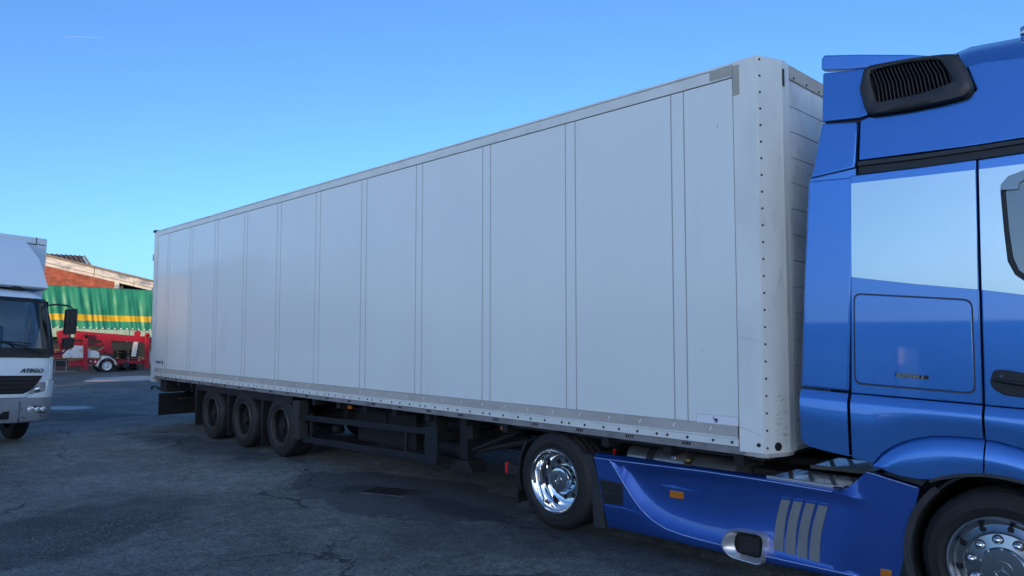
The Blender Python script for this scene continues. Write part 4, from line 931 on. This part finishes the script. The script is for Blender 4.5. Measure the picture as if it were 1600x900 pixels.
# ------------------------------------------------------------------ green tarpaulin trailer
tt = thing('tarpaulin_trailer', 'green curtain-sided trailer with a yellow stripe parked before the brick building', 'trailer', (-27.2,6,0))
def foldx(y, z):
    k = max(0., min(1., (4.25-z)/1.0))
    from mathutils import noise as nz
    a = .09*nz.noise(Vector((y*2.3, z*.55, 3.))) + .07*nz.noise(Vector((y*5.5+z*.8, z*.4, 7.))) + .05*nz.noise(Vector((y*.9-z*1.5, z*.9, 1.))) + .010*math.sin(y*7.3+.8*math.sin(y*1.7)) + .008*math.sin(y*13.1+1.3*z+2*math.sin(y*.9)) + .03*math.sin(y*2.1+z*1.1)
    return -26.0 + a*(.35+.65*k) - .06*(1-k)**2
ztop = lambda y: interp([(-1,4.28),(3.3,4.25),(5.8,4.23),(8.3,4.19),(14,4.1)], y) - .005*math.sin(y*5)
s1 = lambda y: interp([(-1,2.92),(3.76,2.85),(8.36,2.76),(14,2.66)], y)
s0 = lambda y: interp([(-1,2.60),(3.77,2.53),(8.37,2.45),(14,2.36)], y)
tb = lambda y: interp([(-1,2.25),(3.78,2.13),(8.38,2.00),(14,1.9)], y) + .010*math.sin(y*19)
def curtain(name, za, zb_, mtl, off=0., n=6):
    rows = []
    for i in range(381):
        y = -1+i*.04; a, b_ = za(y), zb_(y)
        rows.append([(foldx(y, a+(b_-a)*j/n)+off, y, a+(b_-a)*j/n) for j in range(n+1)])
    return part(name, MB().loft(rows), mtl, tt, smooth=80)
curtain('tarpaulin', ztop, s1, 'tarp_g', n=10); curtain('tarpaulin', s0, tb, 'tarp_g', n=4)
curtain('yellow_band', lambda y: s1(y)-.001, lambda y: s0(y)+.001, 'tarp_y', .006, 3)
part('tarpaulin_roof', MB().loft([[(-26.02,-1+i*.5,ztop(-1+i*.5)),(-26.3,-1+i*.5,ztop(-1+i*.5)+.03),(-28.5,-1+i*.5,ztop(-1+i*.5)+.0),(-28.55,-1+i*.5,1.5)] for i in range(31)]), 'tarp_g', tt)
for y0, y1 in ((-1,1.9),(1.96,4.5),(4.56,7.02),(7.16,9.9),(9.96,14)):
    part('side_board', MB().prism([(y0,interp([(3.78,1.70),(8.38,1.49)],y0)),(y1,interp([(3.78,1.70),(8.38,1.49)],y1)),(y1,tb(y1)+.05),(y0,tb(y0)+.05)], 'x', -26.08, -26.04), 'board', tt, bevel=.006)
for y in (1.93,4.53,7.09,9.93): part('board_post', MB().box(-26.06,-26.0,y-.05,y+.05,1.40,tb(y)+.06), 'board', tt)
ey = MB().box(-.03,.03,-.025,.025,-.03,.03).mesh('tarp_eyelet', 'label')
for i in range(50): y = -.8+i*.29; link('tarp_eyelet', ey, tt, False, (-25.95, y, tb(y)+.05))
part('trailer_bed', MB().box(-28.5,-26.1,-1,14,1.36,1.46), 'dark', tt)
for y in (10.8,12.1): 
    for xx in (-26.1,-28.5): part('wheel', MB().lathe([(0,0),(.25,0),(.3,.05),(.5,.02),(.5,.3),(0,.3)], (xx-.15,y,.5), 24, 'x'), 'rubber', tt)
for y in (.6, 1.8): part('wheel', MB().lathe([(0,0),(.25,0),(.3,.05),(.5,.02),(.5,.3),(0,.3)], (-26.25,y,.5), 24, 'x'), 'rubber', tt)

# ------------------------------------------------------------------ red trailer-mounted lift
lf = thing('boom_lift_trailer', 'red towed boom lift with white cover boxes standing before the green tarpaulin', 'boom lift', (-22.6,5.1,0))
LX = -22.3
pr = lambda poly, x0, x1: MB().prism(poly, 'x', x0, x1)
part('boom', pr([(3.8,1.98),(4.25,1.93),(7.9,1.61),(7.9,1.30),(5.21,1.52),(3.8,1.56)], -22.62,-22.40), 'lift_red', lf, bevel=.015)
part('boom_section', pr([(3.5,1.50),(4.9,1.40),(4.95,1.28),(3.5,1.30)], -22.6,-22.42), 'lift_red', lf, bevel=.012)
part('boom_plate', pr([(5.0,1.80),(5.35,1.77),(5.35,1.64),(5.0,1.67)], -22.40,-22.385), 'lift_red', lf, bevel=.004)
part('knuckle', pr(rounded([(3.05,1.95),(3.35,2.02),(3.50,1.88),(3.55,1.15),(3.25,1.05),(3.15,1.5)], .06), -22.66,-22.30), 'lift_red', lf, bevel=.02)
part('turret', pr(rounded([(4.90,1.55),(5.28,1.53),(5.36,1.2),(5.42,.88),(4.85,.86),(4.72,.98),(5.02,1.2)], .06), -22.62,-22.32), 'lift_red', lf, bevel=.02)
part('turntable', MB().lathe([(0,.0),(.30,.0),(.30,.10),(0,.10)], (-22.5,5.07,.68), 24, 'z'), 'lift_white', lf)
part('cover_box', pr(rounded([(3.27,.74),(4.77,.71),(4.78,.92),(4.62,1.05),(4.24,1.08),(4.20,1.26),(3.74,1.30),(3.65,1.08),(3.27,1.08)], .03), -22.7,-22.18), 'lift_white', lf, bevel=.02)
rb = part('round_badge', MB().lathe([(0,0),(.085,0),(.085,.01),(0,.01)], (-22.183,3.52,.92), 18, 'x'), 'label', lf)
part('badge_mark', MB().box(-22.176,-22.168,3.485,3.505,.88,.96).box(-22.176,-22.168,3.535,3.555,.88,.96).box(-22.176,-22.168,3.505,3.535,.91,.93), 'seam', rb)
part('red_end_cover', pr(rounded([(2.95,.76),(3.26,.74),(3.26,1.09),(3.0,1.05)], .05), -22.7,-22.2), 'lift_red', lf, bevel=.03)
part('cover_latch', MB().box(-22.182,-22.17,3.95,3.99,1.02,1.06), 'seam', lf)
part('chassis', pr([(3.4,.46),(3.4,.56),(4.3,.65),(5.7,.60),(7.6,.54),(7.6,.38),(5.7,.40),(4.3,.40)], -22.65,-22.36), 'lift_red', lf, bevel=.015)
part('drawbar', MB().box(-22.55,-22.42,5.6,8.4,.42,.52), 'lift_red', lf, bevel=.01)
part('lower_arm', pr([(3.55,.33),(4.14,.33),(4.14,.50),(3.6,.50)], -22.32,-22.22), 'lift_red', lf, bevel=.01)
for y0, y1, z0, z1 in ((4.07,4.27,.20,1.72),(6.76,6.97,.18,1.78)):
    og = part('outrigger', pr([(y0+.04,z0),(y1,z0),(y1-.02,z1),(y0-.01,z1)], -22.22,-22.08), 'lift_red', lf, bevel=.015)
    part('outrigger_foot', MB().box(-22.26,-22.04,y0-.04,y1+.04,z0-.03,z0+.02), 'lift_red', og, bevel=.005)
    part('outrigger_pin', MB().lathe([(0,0),(.10,0),(.10,.14),(0,.14)], (-22.22,(y0+y1)/2,z1), 18, 'x'), 'dark' if y0 < 5 else 'lift_red', og, bevel=.01)
for k in range(6): part('adjust_hole', MB().box(-22.085,-22.072,6.83,6.87,.5+k*.2,.55+k*.2), 'hole', lf)
part('boom_rest', pr([(6.28,.72),(6.42,.72),(6.50,1.44),(6.36,1.44)], -22.6,-22.3), 'lift_white', lf, bevel=.01)
part('sheave', MB().lathe([(0,0),(.15,0),(.15,.08),(0,.08)], (-22.5,6.50,1.84), 20, 'x'), 'lift_red', lf, bevel=.01)
part('control_box', MB().box(-22.5,-22.2,7.0,7.4,.60,.98), 'lift_white', lf, bevel=.02)
part('cable_drum', MB().lathe([(0,0),(.14,0),(.14,.3),(0,.3)], (-22.6,5.98,.33), 16, 'x'), 'black', lf)
part('hydraulic_hose', MB().tube([(-22.28,4.95,1.0),(-22.2,5.5,.62),(-22.25,6.1,.58),(-22.25,6.7,.62)], .025, 6), 'black', lf)
for k, (yy, zz, mt) in enumerate(((6.05,.58,'label'),(6.2,.55,'seam'),(6.55,.56,'label'),(4.42,.55,'label'),(4.62,.52,'label'))):
    part('small_decal', MB().box(-22.36,-22.34,yy,yy+.07,zz-.04,zz+.04), mt, lf)
for xx in (-22.3, -23.2):
    wl = part('wheel', MB().lathe([(0,.02),(.06,.03),(.07,.0),(.12,-.02),(.17,.0),(.19,.03),(.21,.03),(.21,-.1)], (xx,5.14,.31), 28, 'x'), 'wheel_white', lf)
    part('tyre', MB().lathe([(.20,.02),(.22,.04),(.29,.035),(.32,.0),(.32,-.16),(.2,-.18)], (xx,5.14,.31), 36, 'x'), 'rubber', wl)
part('wheel_fender', MB().loft([[(xx, 5.14+r*math.cos(a), .30+r*math.sin(a)) for xx, r in ((-22.62,.37),(-22.24,.37),(-22.22,.40),(-22.24,.43),(-22.62,.43))] for a in [math.radians(10+i*10) for i in range(18)]]), 'lift_white', lf, smooth=60)
part('rear_cluster', MB().box(-22.6,-22.3,2.9,3.5,.35,.66), 'dark', lf, bevel=.02)
part('hand_rail', MB().tube([(-22.3,3.0,.12),(-22.3,3.0,.62),(-22.3,3.45,.62),(-22.3,3.45,.12)], .018, 6), 'channel', lf)
part('skid', MB().box(-22.35,-22.2,2.9,3.8,.10,.13), 'channel', lf)

# dark pallets behind the lift
pb = MB().box(-.6,.6,-.05,.05,0,.022).mesh('deck_board', 'pallet'); pbk = MB().box(-.6,.6,-.04,.04,-.10,0).mesh('pallet_block', 'pallet')
words = ('lowest', 'second', 'third', 'fourth', 'fifth', 'sixth', 'topmost')
for k in range(7):
    z = .004+k*.146
    p_ = thing('pallet', ('%s dark wooden pallet of the stack behind the red boom lift' % words[k]) if k else 'dark wooden pallet at the bottom of the stack behind the red boom lift', 'pallet', (-24.3,6.4,z), Euler((0,0,math.radians(random.uniform(-4,4)))), 'pallets stacked behind the boom lift')
    for j in range(6): link('deck_board', pb, p_, True, (0,-.5+j*.2,.105))
    for j in range(3): link('pallet_block', pbk, p_, True, (0,-.5+j*.5,.1035))

# ------------------------------------------------------------------ brick building behind
bb_ = thing('brick_building', 'red brick gabled shed with weathered white verge boards behind the green tarpaulin', 'building', (-38,4,0))
vz = lambda y: 6.34 - .208*(y-4.41)
RID = 1.0
def vz2(y): return vz(y) if y >= RID else vz(RID) - .208*(RID-y)
part('brick_wall', MB().prism([(-9,0),(8.06,0),(8.06,vz(8.06)-.62),(RID,vz(RID)-.62),(-9,vz2(-9)-.62)], 'x', -32.6, -32.2), 'brick', bb_)
part('plaster_base', MB().box(-32.10,-32.0,5.0,10.5,.0,1.7), 'plaster', bb_)
part('corner_pier', MB().prism([(8.08,0),(8.32,0),(8.32,vz(8.32)-.62),(8.08,vz(8.08)-.62)], 'x', -32.6, -32.12), 'fascia', bb_, bevel=.01)
part('pier_return', MB().box(-32.6,-32.3,8.33,8.56,0,4.75), 'plaster', bb_)
for y0, y1 in ((-9,-5.2),(-5.18,-2.1),(-2.08,RID),(RID+.01,4.2),(4.22,6.90),(6.94,9.1),(9.13,11.6),(11.63,15)):
    part('verge_board', MB().prism([(y0,vz2(y0)-.44),(y1,vz2(y1)-.44),(y1,vz2(y1)-.10),(y0,vz2(y0)-.10)], 'x', -32.15, -32.05), 'fascia', bb_, bevel=.008)
    part('verge_batten', MB().prism([(y0,vz2(y0)-.62),(y1,vz2(y1)-.62),(y1,vz2(y1)-.45),(y0,vz2(y0)-.45)], 'x', -32.3, -32.16), 'fascia', bb_)
part('roof', MB().prism([(-9.2,vz2(-9.2)-.10),(RID,vz(RID)-.10),(15.2,vz(15.2)-.10),(15.2,vz(15.2)+.03),(RID,vz(RID)+.03),(-9.2,vz2(-9.2)+.03)], 'x', -52, -31.95), 'verge', bb_, bevel=.01)
part('shed_interior', MB().box(-51,-50.8,8,15,0,4.2).box(-51,-32.3,14.8,15,0,3.8), 'interior', bb_)
part('side_wall', MB().box(-51,-32.65,7.9,8.06,0,4.9), 'brick', bb_)
th = thing('tiled_roof_house', 'dark clay tiled roof rising behind the brick shed', 'building', (-40,3,0))
part('house_wall', MB().prism([(-43,0),(-35.2,0),(-35.2,5.6),(-39,6.9),(-43,5.6)], 'y', -4, 7.45), 'brick', th)
def tiles():
    mb = MB(); y = -4.2
    rows = []
    n = 0
    while y < 7.62:
        a = .035*(1 if n % 2 else -1)
        r = []
        for i in range(9):
            t = i/8; x_ = -34.8 - t*2.6; z_ = 5.72 + t*1.17
            r.append((x_, y, z_ + a + .02*(1-(t*4 % 1)))) 
        rows.append(r); y += .13; n += 1
    mb.loft(rows); return mb
part('roof_tiles', tiles(), 'tile', th, kind='stuff', smooth=20)
part('roof_back', MB().loft([[(-37.4,-4.2,6.89),(-37.4,7.62,6.89)],[(-43,-4.2,5.5),(-43,7.62,5.5)]]), 'tile', th)
part('barge_board', MB().prism([(-34.8,5.62),(-34.8,5.78),(-37.4,6.95),(-37.4,6.80)], 'y', 7.60, 7.68), 'verge', th)

# ------------------------------------------------------------------ beyond the frame: the buildings that shade the yard
def block(name, label, cx, cy, ang, l, dp, h, mt, cat='building'):
    rot = Euler((0,0,ang)); o = thing(name, label, cat, (cx,cy,0), rot)
    part('wall', MB().box(-l/2,l/2,-dp/2,dp/2,0,h), mt, o, local=True)
    part('roof', MB().box(-l/2-.2,l/2+.2,-dp/2-.2,dp/2+.2,h,h+.3), 'verge', o, local=True)
    wm = MB().box(-.9,.9,-.04,.04,-.6,.6).mesh('window', 'glass_dark')
    for i in range(int(l/6)):
        for s_ in (-1, 1): link('window', wm, o, True, (-l/2+3+i*6, s_*dp/2, min(h*.55, 3.2)))
    return o
sdir = Vector((.6,-.8)); ndir = Vector((.8,.6)); ang = math.atan2(ndir.y, ndir.x)
c1 = sdir*96 + ndir*22; block('warehouse', 'tall grey warehouse standing across the yard behind the camera', c1.x, c1.y, ang, 64, 12, 13.4, 'warehouse')
c2 = sdir*96 - ndir*30; block('low_warehouse', 'lower grey warehouse adjoining the tall one behind the camera', c2.x, c2.y, ang, 38, 12, 11.5, 'warehouse')
block('workshop', 'long low workshop behind the camera', -8, -62, .05, 60, 10, 5.2, 'warehouse')
block('sandy_house', 'sandy rendered house catching the last sun beyond the yard', -46, -17, .15, 7, 9, 6.2, 'facade')

nb = thing('unseen_shade_trailer', 'unseen grey box trailer added beyond the white semi-trailer to shade the ground', 'trailer', (7.5,5.6,0))  # unseen trailer added to darken the ground showing under the white one
part('box', MB().box(2.0,13.0,4.4,6.9,1.0,3.7), 'warehouse', nb, bevel=.02)
part('chassis', MB().box(2.2,12.8,4.9,6.4,.6,.98), 'dark', nb, bevel=.02)
for ax in (3.2, 4.5, 11.5):
    for yy in (4.45, 6.5): part('wheel', MB().lathe([(0,.05),(.26,.04),(.30,.0),(.46,.02),(.47,.08),(.47,.32),(.44,.38),(0,.38)], (ax,yy,.47), 28), 'rubber', nb)
cmesh = MB().loft([[(-3+i*.1, -1.2-(.03 if (i//2) % 2 else 0), z) for z in (.15, 2.45)] for i in range(61)]).mesh('ribbed_side', 'van_box', smooth=20)
for (cx_, cy_, ca, lab, mt) in ((3,-27,.04,'unseen white ribbed container added for reflections, left of the pair behind the camera','van_box'),(13,-31,-.03,'unseen white ribbed container added for reflections, right of the pair behind the camera','van_box'),(-7,-30,.1,'unseen grey plain container added for reflections behind the camera','warehouse')):
    o = thing('added_reflection_container', lab, 'container', (cx_,cy_,0), Euler((0,0,ca+math.pi)))  # unseen containers, added to give the blue cab paint bright reflections
    part('shell', MB().box(-3,3,-1.15,1.2,.1,2.55), mt, o, local=True, bevel=.02)
    if mt == 'van_box': link('ribbed_side', cmesh, o, True)
    for s_ in (-3, 3): part('corner_column', MB().box(s_-.08,s_+.08,-1.25,-1.1,.1,2.6), 'verge', o, local=True)
# thin vapour trail high in the sky
ct = part('contrail', MB().tube([(-4144,860,1500),(-4110,901,1500),(-4060,965,1500),(-4020,1023,1500)], [.15,.5,.6,.1], 6), 'contrail')
tag(ct, 'short thin white vapour trail high in the blue sky', 'contrail')
